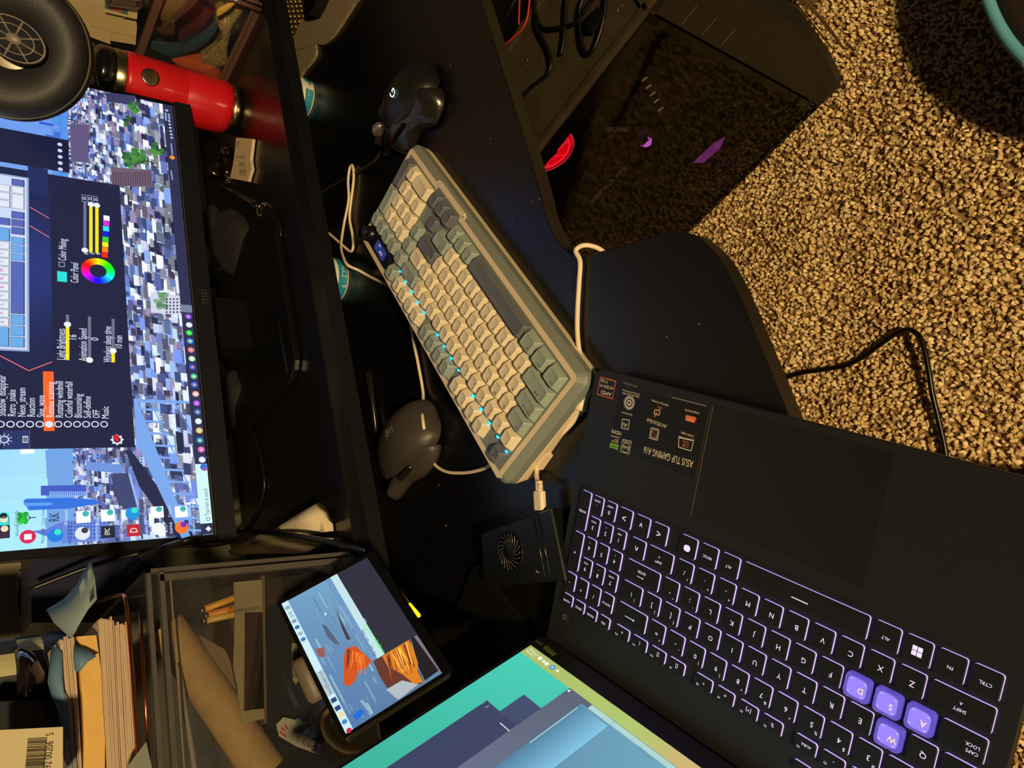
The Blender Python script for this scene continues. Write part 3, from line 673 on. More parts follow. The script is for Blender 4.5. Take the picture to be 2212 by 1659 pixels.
b.build('backlight', cy_m, kb)
dk = mat('knob_black', (16, 17, 19), 0.28); scr = mat('mini_screen', (8, 10, 20), 0.2, emit=(44, 54, 112), es=1.0); wm = mat('mini_text', (230, 232, 255), 0.5, emit=(226, 228, 255), es=1.0)
b = MB(); b.M = KM @ Matrix.Translation((18.45*U, 5.60*U, 0)); b.loft([rr(4.1*U, .98*U, .0092, 6, 0, 0, -.002), rr(4.1*U, .98*U, .0092, 6, 0, 0, .0034), rr(4.1*U-.0014, .98*U-.0014, .0085, 6, 0, 0, .0042)]); b.build('display_bezel', dk, kb)
b = MB(); b.M = KM @ Matrix.Translation((18.05*U, 5.60*U, .00425)); b.loft([rr(.031, .0125, .002, 4), rr(.031, .0125, .002, 4, 0, 0, .0001)])
mini = b.build('mini_display', scr, kb)
b = MB(); b.M = KM @ Matrix.Translation((18.05*U, 5.60*U, .0044)); b.text('12:43', .0042, Matrix.Translation((-.004, .0016, 0)), 0, 'c'); b.text('ON', .003, Matrix.Translation((.006, -.003, 0)), 0, 'c'); b.build('readout', wm, mini)
b = MB(); b.M = KM @ Matrix.Translation((19.95*U, 5.60*U, .004)); pr_ = [(.0098, 0), (.0098, .0012), (.0090, .0014), (.0090, .0105), (.0094, .0112), (.0090, .0124), (.0078, .0130)]
b.lathe(pr_, 36); b.build('knob', dk, kb)
b = MB(); b.M = KM; b.text('RK', .003, Matrix.Translation((1.3*U, 5.7*U, -.0026)), 0); b.sphere((1.3*U, 5.25*U, .001), .0008, 6, 1)
b.build('indicator_mark', [ink_d, mat('led_white', (255, 255, 255), .4, emit=(255, 255, 255), es=2.5)], kb)

# ------------------------------------------------------------------ laptop
LO, LY = Vector((-0.28799526, -0.19513318, 0)), R(52.5006)
lap = thing('laptop', 'open black gaming laptop with lavender key backlight in the lower left foreground', 'laptop', (LO.x, LO.y, DZ), LY)
LMX = Matrix.Translation((LO.x, LO.y, 0)) @ Matrix.Rotation(LY, 4, 'Z')
lb = mat('laptop_shell', (27, 27, 30), 0.46, noise=0.06, nscale=300, bump=0.04); lk = mat('laptop_key', (17, 17, 20), 0.5); wellm = mat('key_well', (14, 14, 17), 0.6)
glow = mat('key_glow', (170, 150, 220), 0.5, emit=(182, 166, 246), es=0.95); legm = mat('key_legend_glow', (200, 190, 230), .5, emit=(212, 198, 250), es=.9)
b = MB(); b.M = Matrix.Translation((0.1297, 0.0090, 0)); Wd, Dp = 0.3544, 0.268
b.loft([rr(Wd - .03, Dp - .03, .006, 4, 0, 0, .0015), rr(Wd - .006, Dp - .006, .009, 4, 0, 0, .007), rr(Wd, Dp, .010, 4, 0, 0, .014), rr(Wd, Dp, .010, 4, 0, 0, .0186), rr(Wd - .0014, Dp - .0014, .0095, 4, 0, 0, .0195)])
b.build('base', lb, lap)
b = MB(); b.box((0.129, 0.031, .0195), (0.342, 0.107, .0004)); b.build('key_well', wellm, lap)
b = MB(); b.box((0.114, -0.0760, .0196), (0.134, 0.086, .0004)); b.box((0.1812, -0.0760, .0197), (0.0006, 0.086, .0006), 1); b.box((.114, -.1192, .0197), (.134, .0004, .0005), 2)  # the gold line at the right edge is a reflection put in as colour
b.build('touchpad', [mat('touchpad_black', (23, 23, 25), .36), mat('touchpad_glint', (150, 135, 100), .25, metal=.8), lb], lap)
mm = 0.001; LK = []
def lkrow(y, d, spec):
    for x0, x1, t in spec: LK.append((x0, y, x1, y + d, t))
P_ = 18.72
lkrow(-19, 15.6, [(-36.4, -20.8, 'CTRL'), (-18.1, -2.5, 'FN'), (.3, 15.9, '#win'), (18.6, 34.4, 'ALT'), (37.8, 129.1, '#bar'), (131.9, 147.6, 'ALT'), (150.6, 166.3, 'PRTSC'), (169.3, 185.0, '#blob'), (197.6, 213.2, '<'), (216.1, 231.7, '#down'), (234.8, 249.8, '>')])
lkrow(0, 15.2, [(-36.6, -3, 'SHIFT')] + [(i*P_, i*P_ + 15.6, s) for i, s in enumerate('ZXCVBNM,./')] + [(187.7, 213.2, 'SHIFT'), (216, 231.6, '^')])
lkrow(18.3, 15.2, [(-36.5, -12.6, 'CAPS')] + [(-9.5 + i*P_, 6.1 + i*P_, s) for i, s in enumerate("ASDFGHJKL;'")] + [(196.5, 231.7, 'ENTER')])
lkrow(36.3, 15.2, [(-36.5, -17.4, 'TAB')] + [(-14.3 + i*P_, 1.3 + i*P_, s) for i, s in enumerate('QWERTYUIOP[]')] + [(210.4, 231.7, '\\')])
lkrow(54.8, 15.2, [(-36.5, -26.9, '`')] + [(-23.8 + i*P_, -8.2 + i*P_, s) for i, s in enumerate('1234567890-=')] + [(200.9, 231.7, '#back')])
lkrow(73.8, 9.6, [(-36.5, -22, 'ESC')] + [(x, x + 15.4, 'F%d' % (i+1)) for i, x in enumerate((-5.2, 13.7, 32.6, 51.5, 76.2, 95.1, 114.4, 133.2, 158.5, 177, 196, 215))] + [(237, 249.2, 'DEL'), (252.1, 264.2, 'PAUSE'), (267, 279.2, 'PRTSC'), (281.9, 294.2, 'HOME')])
lkrow(90.5, 6.5, [(32.6, 45.6, ''), (51.5, 64.5, ''), (13.7, 26.7, ''), (-5.2, 8, '')])
npx = [237.5, 252.6, 267.7, 282.9]
for y, ks in ((0 - .7, '123'), (17.6, '456'), (36, '789')): lkrow(y, 15.2, [(npx[i], npx[i] + 12.4, s) for i, s in enumerate(ks)])
lkrow(54.5, 15.2, [(npx[i], npx[i] + 12.4, s) for i, s in enumerate(('NUM LK', '/', '*', '-'))])
LK += [(252.9, -19.2, 265.3, -3.6, '0'), (268, -19.2, 280.4, -3.6, '.'), (283, -19.2, 295.4, 14.5, 'ENTER'), (282.9, 17.6, 295.3, 51.2, '+')]
SUB = {'1': '!', '2': '@', '3': '#', '4': '$', '5': '%', '6': '^', '7': '&', '8': '*', '9': '(', '0': ')', '-': '_', '=': '+', ',': '<', '.': '>', '/': '?', ';': ':', "'": '"', '[': '{', ']': '}', '\\': '|'}
FICO = {'F12': 'x', 'F11': '(', 'F10': '[]', 'F9': '[]', 'F8': '*', 'F7': 'o', 'F6': '[+]', 'F5': '%', 'F4': 'AURA'}
wasd = mat('key_wasd_clear', (60, 52, 130), 0.12, spec=.8, emit=(108, 92, 226), es=.62, coat=1.0, noise=.3, nscale=420)
wasd2 = mat('key_wasd_core', (110, 96, 210), .3, emit=(146, 130, 255), es=.8); wleg = mat('wasd_legend', (255, 220, 160), .5, emit=(255, 214, 160), es=.85)
nk = 0
for x0, y0, x1, y1, t in LK:
    if nk >= 99 and t == '': continue
    nk += 1
    b = MB(); w, d = (x1-x0)*mm, (y1-y0)*mm; cx, cy = (x0+x1)/2*mm, (y0+y1)/2*mm; b.M = Matrix.Translation((cx, cy, .0198)); isw = t in ('W', 'A', 'S', 'D') and y0 > 10 and x1 < 46
    if isw:
        b.loft([rr(w + .001, d + .001, .003, 4), rr(w + .0006, d + .0006, .003, 4, 0, 0, .0024), rr(w - .0006, d - .0006, .0026, 4, 0, 0, .0030)], 0)
        b.loft([rr(w - .0035, d - .0035, .003, 4, 0, 0, .0030), rr(w - .004, d - .004, .003, 4, 0, 0, .00305)], 2)
        for q in ((-.0045, -.004), (.004, -.0045), (-.004, .0045), (.0048, .004)): b.box((q[0], q[1], .0031), (.0014, .0006, .0002), 3)
        b.text(t, .0052, Matrix.Translation((-.0025, .0012, .0032)), 1, 'c')
        b.build('key', [wasd, wleg, wasd2, glow], lap); continue
    b.loft([rr(w + .0001, d + .0001, .0018, 4), rr(w - .0001, d - .0001, .0018, 4, 0, 0, .0014)], 1, False, True, True)
    b.loft([rr(w - .0001, d - .0001, .0017, 4, 0, 0, .0014), rr(w - .0003, d - .0003, .0017, 4, 0, 0, .0019), rr(w - .0009, d - .0009, .0014, 4, 0, 0, .0021)], 0)
    z = .00218; num = x0 > 236 and y0 < 60
    if t == '#win':
        for sx in (-1, 1):
            for sy in (-1, 1): b.box((sx*.00155, sy*.00155, z), (.0027, .0027, .00004), 2)
    elif t == '#bar': b.box((0, .0015, z), (.012, .0006, .00004), 2)
    elif t == '#blob': b.loft([rr(.0058, .0048, .002, 4, 0, .001, z - .0001), rr(.0058, .0048, .002, 4, 0, .001, z)], 2)
    elif t == '#down': b.text('v', .0075, Matrix.Translation((0, 0, z)), 2, 'c')
    elif t == '#back':
        b.box((.001, .001, z), (.0095, .0005, .00004), 2); b.text('<', .004, Matrix.Translation((-.0035, .001, z)), 2, 'c')
    elif t in ('<', '>', '^') : b.text(t, .0085, Matrix.Translation((0, 0 if t != '^' else -.001, z)), 2, 'c')
    elif t == 'CAPS': b.text('CAPS', .0028, Matrix.Translation((-.009, .0030, z)), 2); b.text('LOCK', .0028, Matrix.Translation((-.009, -.0006, z)), 2)
    elif t == 'SHIFT': b.text('SHIFT', .0028, Matrix.Translation((0, .0022, z)), 2, 'c'); b.text('^', .004, Matrix.Translation((0, -.0022, z)), 2, 'c')
    elif t == 'ENTER' and w > .02: b.text('ENTER', .0028, Matrix.Translation((0, -.0018, z)), 2, 'c'); b.box((.001, .0022, z), (.006, .0004, .00004), 2); b.text('<', .003, Matrix.Translation((-.0022, .0022, z)), 2, 'c')
    elif t.startswith('F') and len(t) > 1 and t[1:].isdigit():
        b.text(t, .0022, Matrix.Translation((.0030, .0026, z)), 2); s_ = FICO.get(t, '-'); b.text(s_, .0026 if len(s_) > 3 else .0036, Matrix.Translation((-.001, -.0005, z)), 2, 'c')
    elif len(t) > 1: b.text(t, min(.0028, (w - .003)/(len(t)*.62)), Matrix.Translation((0, 0.0008, z)), 2, 'c')
    elif num: b.text(t, .0048, Matrix.Translation((0, .0012, z)), 2, 'c'); 
    elif t:
        b.text(t, .0050, Matrix.Translation((-.0012, .0008, z)), 2, 'c')
        if t in SUB: b.text(SUB[t], .0032, Matrix.Translation((-.0050, .0046, z)), 2, 'c')
    if num and t in '1234567890.':
        sm = {'1': 'END', '2': 'v', '3': 'PGDN', '4': '<', '6': '>', '7': 'HOME', '8': '^', '9': 'PGUP', '0': 'INSERT', '.': 'DELETE'}.get(t, '')
        if sm: b.text(sm, .0021, Matrix.Translation((0, -.0040, z)), 2, 'c')
    b.build('key', [lk, glow, legm], lap)
# power button, vents
b = MB(); b.lathe([(.0052, 0), (.0052, .0003), (.0048, .0004)], 6, (.289, .0948, .0196)); b.M = Matrix.Translation((.289, .0948, .0202)); b.lathe([(.0016, 0), (.0019, .0001), (.0022, 0)], 16, mi=1, caps=False); b.build('power_button', [lb, mat('power_print', (150, 140, 110), .4)], lap)
# stickers
ZT = DZ + .0198
st = Panel((LMX @ Vector((.1832, -.1195, ZT))), (LMX.to_3x3() @ Vector((1, 0, 0))), (LMX.to_3x3() @ Vector((0, 1, 0))), .00005)
def LL(px, py): return st.L(px, py)
st.rect(0.0, 0.004, .091, .0585, (15, 15, 17), 1)
st.rect(0.0, 0.004, .0004, .0585, (90, 84, 70), 2); st.rect(0, .0581, .09, .0585, (48, 46, 42), 2)
SW, SO = (238, 226, 200), (232, 116, 70)
st.text('ASUS TUF GAMING A16', (1497, 1004), (1391, 972), .0082, SW, 3)
st.text('G-SYNC display', (1499, 943), (1471, 935), .0024, SW, 3); st.text('Long battery life', (1510, 894), (1480, 886), .0024, SW, 3)
st.text('Up to 140W max TGP with', (1438, 924), (1397, 908), .0023, SW, 3); st.text('MUX / Advanced Optimus', (1440, 920), (1398, 905), .0022, SW, 3)
st.text('100W Type-C charging', (1444, 876), (1408, 866), .0024, SW, 3); st.text('Built-in AI processor', (1365, 897), (1343, 891), .0024, SW, 3)
st.text('Built with HDMI & WiFi', (1380, 858), (1345, 849), .0024, SW, 3); st.text('2nd Gen Arc Flow Fans', (1382, 853), (1345, 843), .0022, SW, 3)
st.text('15100-28052100', (1377, 836), (1347, 827), .0024, (150, 142, 120), 3)
st.line((1451, 858), (1526, 877), .0006, (150, 142, 120), 3)
def frame_(pts, c, wd_=.0006, k=3):
    for i in range(len(pts)): st.line(pts[i-1], pts[i], wd_, c, k)
frame_([(1467, 942), (1499, 950), (1493, 974), (1466, 966)], SW); st.line((1468, 944), (1499, 951), .0016, SW, 3); st.text('2.5K', (1488, 965), (1473, 961), .0040, SO, 4); st.text('165Hz', (1488, 957), (1475, 953), .0022, SO, 4)
st.poly([(1482, 896), (1503, 901), (1501, 914), (1480, 908)], SO, 3); st.text('90Wh', (1499, 909), (1484, 904), .0036, (250, 190, 150), 4); st.poly([(1503, 903), (1505, 904), (1504, 908), (1502, 908)], SO, 3)
frame_([(1407, 924), (1424, 928), (1420, 951), (1403, 946)], SW); frame_([(1409.5, 928), (1421, 931), (1418, 947), (1406, 943)], SW, .0003); st.text('9 X 9', (1417, 942), (1410, 932), .0030, SO, 4)
frame_([(1415, 885), (1426, 887), (1424, 897), (1413, 894)], SW); st.line((1419, 890), (1414, 901), .0012, SO, 4); st.text('100w', (1431, 883), (1420, 880), .0030, SO, 4)
frame_([(1345, 905), (1360, 908), (1357, 928), (1342, 924)], SW); st.text('AI', (1355, 920), (1346, 917), .0052, SW, 4)
for r1, r2, c in ((.0062, .0056, (90, 130, 170)), (.0052, .0044, SW), (.0040, .0036, SW), (.0026, .0010, (200, 190, 170))): st.disc((1359.5, 870), r1, c, 3, 26, r2)
st.text('HDMI', (1342, 938), (1322, 931), .0046, SW, 3); st.line((1339, 946), (1320, 941), .0005, SW, 3)
st.poly([(1319, 956), (1337, 961), (1335, 972), (1316, 966)], (120, 180, 70), 3); st.text('nVIDIA', (1334, 967), (1320, 963), .0032, (24, 40, 20), 4); st.text('GEFORCE', (1336, 956), (1321, 952), .0022, SW, 4); st.text('RTX', (1336, 951), (1328, 949), .0022, SW, 4)
frame_([(1345, 949), (1364, 953), (1359, 981), (1340, 975)], SW, .0004); st.text('Dolby', (1358, 969), (1345, 965), .0040, SW, 4); st.disc((1352, 967), .0040, SW, 3, 20, .0037); st.text('ATMOS', (1362, 957), (1346, 953), .0024, SW, 4)
st.build('spec_sticker', lap, mat('x_dummy', (0, 0, 0)) if False else attr_mat('sticker_print', False, .3))
p2 = Panel((LMX @ Vector((.2805, -.1180, ZT))), st.u, st.v, .00005)
p2.rect(0, 0, .0192, .0160, (206, 92, 58), 1); p2.rect(.0010, .0010, .0182, .0150, (18, 16, 18), 2)
p2.text('AMD', (1321, 853), (1298, 846.5), .0046, SW, 3); p2.text('RYZEN AI', (1324, 839), (1297, 833), .0036, SW, 3); p2.text('9 HX', (1312.5, 826), (1298, 821), .0038, SW, 3)
p2.build('processor_sticker', lap, attr_mat('sticker_print', False, .3))
# lid
LA = R(112); LV = Vector((0, -math.cos(LA), math.sin(LA))); BR = Vector((.302, .1241, .7914))
lidp = LMX @ BR; lu = LMX.to_3x3() @ Vector((1, 0, 0)); lv = LMX.to_3x3() @ LV
LP = Panel(lidp - lu*.344, lu, lv, .00005)
b = MB(); ML = basis(LP.p, lu, lv, LP.n); b.M = ML
b.loft([rr(.350, .240, .008, 4, .172, .1050, -.0068), rr(.354, .2445, .009, 4, .172, .1050, -.0050), rr(.354, .2445, .009, 4, .172, .1050, -.0014), rr(.3525, .243, .008, 4, .172, .1050, -.0008)])
adopt(b.build('lid', mat('lid_black', (17, 17, 20), .34), None), lap)
b = MB(); b.M = LMX @ Matrix.Translation((.127, .1285, DZ + .0215)) @ Matrix.Rotation(R(90), 4, 'Y')
b.lathe([(.0062, -.142), (.0066, -.140), (.0066, .140), (.0062, .142)], 20); adopt(b.build('hinge', lb, None), lap)
for q in range(7):
    pass
SL = LP; TEAL = (70, 196, 176)
SL.poly([(0, 0), (.344, 0), (.344, .215), (0, .215)], [(64, 180, 160), (72, 208, 186), (56, 176, 150), (60, 170, 150)], 0, True)
n = 30; xe = .344
for i in range(n):
    x0, x1 = xe*i/n, xe*(i+1)/n
    def tc(x):
        t = x/xe
        A_, B_, C_ = (172, 188, 104), (178, 200, 112), (212, 176, 118)
        if t > .62: q = (t-.62)/.38; return tuple(B_[k]*(1-q) + A_[k]*q for k in range(3))
        q = min(1, max(0, (.62-t)/.16)); return tuple(B_[k]*(1-q) + C_[k]*q for k in range(3))
    SL.poly([(x0, 0), (x1, 0), (x1, .0118), (x0, .0118)], [tc(x0), tc(x1), tc(x1), tc(x0)], 2, True)
def cl(pts, k): return [(max(0, min(.344, x)), max(0, min(.215, y))) for x, y in (SL.L(*p) for p in pts)]
def sp(pts, c, k): SL.poly(cl(pts, k), c, k, True)
NVY = (58, 68, 98)
SL.rect(.2805, .0417, .3021, .0666, (66, 76, 110), 3)
SL.rect(.2805, .0666, .3192, .2149, (58, 68, 100), 4); SL.rect(.2805, .0666, .2811, .2149, (96, 108, 136), 5); SL.rect(.3189, .0668, .3192, .2149, (98, 108, 136), 5)
SL.rect(.2990, .0668, .3010, .0672, (96, 108, 136), 5)
SL.prect((1047, 1518), (1040, 1523), (214, 226, 230), 6); SL.prect((1056, 1524), (1049, 1530), (190, 206, 200), 6)
SL.line((1080, 1562), (1101, 1580), .0008, (230, 240, 240), 6)
SL.poly([(0.0, .0114), (.2805, .0114), (.2805, .2149), (0, .2149)], [(96, 108, 132), (90, 98, 116), (112, 124, 150), (100, 112, 140)], 7, True)
SL.disc((1229, 1493), .0018, (236, 244, 244), 8, 3)
CB, CM_, CD = (132, 196, 216), (118, 180, 208), (78, 122, 152)
SL.poly([(0.0, .0165), (.2600, .0165), (.2615, .0185), (.2616, .2149), (0, .2149)], [CB, (100, 150, 178), (90, 138, 164), CD, CM_], 9, True)
for i in range(14):
    t = i/13.0; xx = .2612 - .0022*i; cc0 = tuple(CD[k]*(1-t) + CM_[k]*t for k in range(3)); cc1 = tuple(min(255, v*1.04) for v in cc0)
    SL.poly([(xx - .0022, .0185), (xx, .0185), (xx, .2149), (xx - .0022, .2149)], [tuple(v*1.1 for v in cc1), tuple(v*1.05 for v in cc0), cc0, cc1], 9.3, True)
SL.rect(.2600, .0215, .2606, .0700, (206, 240, 246), 10)
SL.rect(0, .0118, .2542, .0165, (176, 214, 210), 10)
SL.rect(.2300, .0118, .2304, .0160, (110, 150, 160), 11)
SL.text('ORION', (1410, 1644), (1380, 1616), .0042, (90, 140, 164), 11)
WHT = (248, 252, 236)
SL.text('6/9/2025', (1161, 1417), (1145, 1402), .0032, WHT, 4); SL.text('2:43 PM', (1153, 1419), (1138, 1405.5), .0032, WHT, 4)
for c, r1 in (((1166.5, 1422.5), .0022), ((1174.5, 1429), .0016), ((1181, 1434), .0020), ((1204.5, 1449.5), .0014)): SL.disc(c, r1, WHT, 4, 12)
SL.disc((1193, 1442), .0026, (70, 140, 226), 4, 14); SL.disc((1193, 1442), .0010, (230, 244, 250), 5, 10)
SL.build('screen', lap, attr_mat('screen_light', True))
p3 = Panel(lidp - lu*.05 - lv*.0125 + LP.n*(-.0004), lu, lv, .00006)
p3.b = MB()
def bz(a, c, col, k): p3.prect(a, c, col, k)
p3.poly([(1181, 1394), (1172, 1400), (1194, 1418), (1203, 1412)], (96, 112, 46), 2)
p3.text('NVIDIA', (1198, 1411), (1180, 1398), .0036, (30, 40, 16), 3); p3.text('G-SYNC', (1172, 1394), (1158, 1384), .0036, (140, 132, 110), 3)
p3.build('graphics_sticker', lap, attr_mat('sticker_print', False, .3))
# ------------------------------------------------------------------ small helpers for things built from where the photo shows them
def one(b, name, mats, label, cat, group=None, pivot=None):
    """a thing that is one mesh: its origin goes to its base"""
    vs = b.v; cx = sum(v[0] for v in vs)/len(vs); cy = sum(v[1] for v in vs)/len(vs); cz = min(v[2] for v in vs)
    b.v = [(v[0]-cx, v[1]-cy, v[2]-cz) for v in vs]
    return tag(b.build(name, mats, None, (cx, cy, cz)), label, cat, group)
def quadblock(b, pts, depth, mi=0):
    """a slab whose front face has these corners"""
    p = [Vector(q) for q in pts]; d = Vector(depth)
    n = (p[1]-p[0]).cross(p[2]-p[0])
    if n.dot(d) > 0: p = p[::-1]
    k = len(p); b.add([q + d for q in p] + p, [tuple(reversed(range(k))), tuple(range(k, 2*k))] + [((i), (i+1) % k, (i+1) % k + k, i + k) for i in range(k)], mi)
    return b
def cable(name, pts, r, mt, label, cat='cable', n=10, sm=8):
    b = MB(); b.tube(smooth_path(pts, sm), r, n); return one(b, name, mt, label, cat)
def H(pts, z): return [hz(x, y, z) for x, y in pts]

# ------------------------------------------------------------------ gaming mouse
gm = thing('gaming_mouse', 'black wired gaming mouse with a glowing white G on its back', 'mouse', (0.447, 0.147, DZ), R(4))
mb_ = mat('mouse_black', (24, 22, 22), 0.34, bump=0.05, nscale=600); mg_ = mat('mouse_gloss', (12, 12, 14), 0.12, spec=.7); ms_ = mat('mouse_silver', (70, 62, 60), 0.35, metal=.6)
def body_rings(data, n=20, pw=2.4, floor=0.0015):
    rings = []
    for y, xl, xr, h in data:
        cx, w = (xl+xr)/2, (xr-xl)/2; ring = []
        for k in range(n):
            a = 2*math.pi*k/n; c, s = math.cos(a), math.sin(a)
            x = cx + w*abs(c)**(2/pw)*(1 if c > 0 else -1); z = floor + (h-floor)*(0.28 + 0.72*abs(s)**(2/pw)) if s >= 0 else floor + (h-floor)*0.28*(1 - abs(s)**(2/pw))
            ring.append((x, y, z))
        rings.append(ring)
    return rings
def crisp(data, m=3):
    out = []
    pts = [Vector((d[0], d[1], d[2])) for d in data]; hs = [Vector((d[3], 0, 0)) for d in data]
    a = smooth_path(pts, m); h = smooth_path(hs, m)
    return [(p.x, p.y, p.z, q.x) for p, q in zip(a, h)]
b = MB(); b.loft(body_rings(crisp([(-.064, -.010, .014, .012), (-.060, -.020, .024, .022), (-.046, -.029, .033, .034), (-.022, -.032, .036, .0405), (0, -.029, .034, .040), (.018, -.026, .031, .035), (.030, -.024, .030, .031)]), 24), 0, True); b.build('shell', mb_, gm)
for sx, x0, x1 in ((-1, -.022, -.0035), (1, .006, .028)):
    b = MB(); b.loft(body_rings(crisp([(.020, x0, x1, .0335), (.035, x0, x1, .029), (.050, x0 + .001*sx, x1 - .001, .022), (.063, x0 + .002, x1 - .003, .014)]), 16, 3.5), 0, True); b.build('button', mg_, gm)
b = MB(); b.box((.001, .043, .016), (.007, .036, .016)); b.build('centre_strip', mat('strip_dark', (38, 32, 34), .4), gm)
b = MB(); b.M = Matrix.Translation((.0013, .040, .0265)) @ Matrix.Rotation(R(90), 4, 'Y'); b.lathe([(.004, -.004), (.0098, -.0036), (.0105, -.002), (.0105, .002), (.0098, .0036), (.004, .004)], 28); b.build('scroll_wheel', mat('wheel_silver', (150, 138, 132), .28, metal=.7), gm)
# thumb rest: a faceted wing with a waist
w_ = [(-.030, -.060), (-.052, -.058), (-.064, -.034), (-.048, -.004), (-.057, .018), (-.052, .034), (-.030, .044), (-.024, .02), (-.027, -.03)]
w_ = [(.018 - .0 + x, y) for x, y in w_]
w_ = [(x*0.95 - .012, y - .002) for x, y in w_]
b = MB(); pts_ = [tuple(p[:2]) for p in smooth_path([(x, y, 0) for x, y in w_], 4, True)]
cxw = sum(p[0] for p in pts_)/len(pts_); cyw = sum(p[1] for p in pts_)/len(pts_)
b.loft([[(x, y, .003) for x, y in pts_], [(x, y, .0055) for x, y in pts_], [(-.030 + (x+.030)*.82, cyw + (y-cyw)*.86, .012 + max(0, (x + .052))*.55) for x, y in pts_], [(-.024 + (x+.024)*.45, cyw + (y-cyw)*.5, .020 + max(0, (x + .05))*.3) for x, y in pts_]], 0, True)
b.build('thumb_rest', mat('wing_black', (30, 26, 22), .26, spec=.6), gm)
b = MB(); b.box((-.0315, .012, .024), (.004, .030, .006)); b.build('side_button', mg_, gm)
b = MB(); Tg = Matrix.Translation((-.004, -.020, .0416)) @ Matrix.Rotation(R(-8), 4, 'Y'); b.text('G', .015, Tg @ Matrix.Translation((0, 0, .0008)), 0, 'c'); b.build('logo', mat('logo_light', (220, 240, 255), .4, emit=(208, 240, 255), es=1.7), gm)
b = MB(); b.loft([rr(.010, .010, .003, 3, 0, 0, 0)], 0) if False else b.tube([(.001, .060, .006), (.001, .070, .006)], .0034, 10); b.build('strain_relief', mg_, gm)
cable('mouse_cable', [gm.location + Vector((-.004, .072, .006))] + H([(822, 328), (812, 345), (795, 357), (770, 372)], .7525) + H([(735, 392), (700, 412), (680, 430)], .752), .0017, mat('cable_dark', (40, 36, 32), .5), 'thin dark braided cable running from the gaming mouse towards the shelf')

# ------------------------------------------------------------------ second mouse half under the shelf
om = thing('mouse', 'graphite grey cordless mouse lettered on its back, behind the keyboard near the shelf', 'mouse', (0.060, 0.292, DZ), R(10))
gg = mat('mouse_graphite', (62, 58, 54), 0.42, spec=.4, noise=.03, nscale=500); gd = mat('mouse_graphite_dark', (26, 25, 25), .35)
b = MB(); b.loft(body_rings(crisp([(-.062, -.014, .014, .010), (-.057, -.026, .025, .022), (-.042, -.034, .032, .036), (-.018, -.036, .034, .043), (.008, -.032, .033, .040), (.034, -.026, .031, .031), (.054, -.020, .027, .020), (.062, -.012, .018, .012)]), 24), 0, True); b.build('shell', gg, om)
b = MB(); pts_ = [tuple(p[:2]) for p in smooth_path([(-.030, -.048, 0), (-.044, -.034, 0), (-.047, -.008, 0), (-.040, .024, 0), (-.040, .062, 0), (-.022, .050, 0), (-.020, 0, 0)], 5, True)]
b.loft([[(x, y, .002) for x, y in pts_], [(x, y, .008) for x, y in pts_], [(-.024 + (x+.024)*.72, y*.9, .020) for x, y in pts_]], 0, True); b.build('thumb_rest', gg, om)
b = MB(); b.M = Matrix.Translation((-.036, .004, .022)) @ Matrix.Rotation(R(-55), 4, 'Y'); b.rbox(.007, .030, .003, .0034, .0008); b.build('thumb_wheel', gd, om)
b = MB(); b.text('logi', .013, Matrix.Translation((.002, -.020, .0440)) @ Matrix.Rotation(R(95), 4, 'Z'), 0, 'c'); b.build('logo', mat('logi_print', (150, 146, 138), .4), om)

# ------------------------------------------------------------------ nicotine-pouch style tins on the desk behind the shelf edge
def tin(x, y, label, txt):
    t = thing('tin', label, 'tin', (x, y, DZ), 0, 'round tins half under the shelf')
    b = MB(); b.lathe([(.0280, 0), (.0295, .001), (.0295, .0085), (.0290, .0092)], 48); b.build('base', mat('tin_white', (226, 222, 208), .35), t)
    b = MB(); b.lathe([(.0300, .0092), (.0305, .0100), (.0305, .0195), (.0296, .0206)], 48); b.lathe([(.0296, .0206), (.0288, .0207)], 48)
    b.build('lid', mat('tin_white', (226, 222, 208), .35), t)
    pl = MB(); n = 72; cells = [2*math.pi*k/n for k in range(n + 1)]
    for a0, a1 in zip(cells, cells[1:]):
        deg = (math.degrees(a0) + 720) % 360; lo, hi = (.0030, .0168) if txt == 'ZYN' else (.0030, .0160)
        if txt != 'ZYN' and 250 < deg < 276: continue
        for z0, z1 in ((lo, .0090), (.0090, hi)):
            rr0 = .0297 if z0 < .008 else .0307
            pl.add([(rr0*math.cos(a0), rr0*math.sin(a0), z0), (rr0*math.cos(a1), rr0*math.sin(a1), z0), (rr0*math.cos(a1), rr0*math.sin(a1), z1), (rr0*math.cos(a0), rr0*math.sin(a0), z1)], [(0, 1, 2, 3)], 0)
    def around(s, a, sz, z, mi):
        for q, ch in enumerate(s):
            pl.text(ch, sz, Matrix.Rotation(R(a + q*sz*0.66/.031*57.3), 4, 'Z') @ Matrix.Translation((.0312, 0, z)) @ Matrix.Rotation(R(90), 4, 'Z') @ Matrix.Rotation(R(90), 4, 'X'), mi, 'c')
    if txt == 'ZYN': around('ZYN', -112, .0098, .0092, 1); around('6', -137, .0098, .0080, 1)
    else: around('WARNING', -124, .0032, .0110, 1); around('nicotine', -122, .0030, .0070, 1); around('COOL', -92, .0042, .0090, 2)
    pl.build('label', [mat('tin_teal', (34, 142, 170), .35), mat('tin_white', (226, 222, 208), .35), mat('tin_ink', (60, 52, 46), .5)], t)
tin(.3525, .3915, 'white and teal round tin lettered ZYN 6, below the middle of the shelf', 'ZYN')
tin(.690, .3900, 'white and teal round tin with small print, under the shelf beside the grey cloth', 'x')

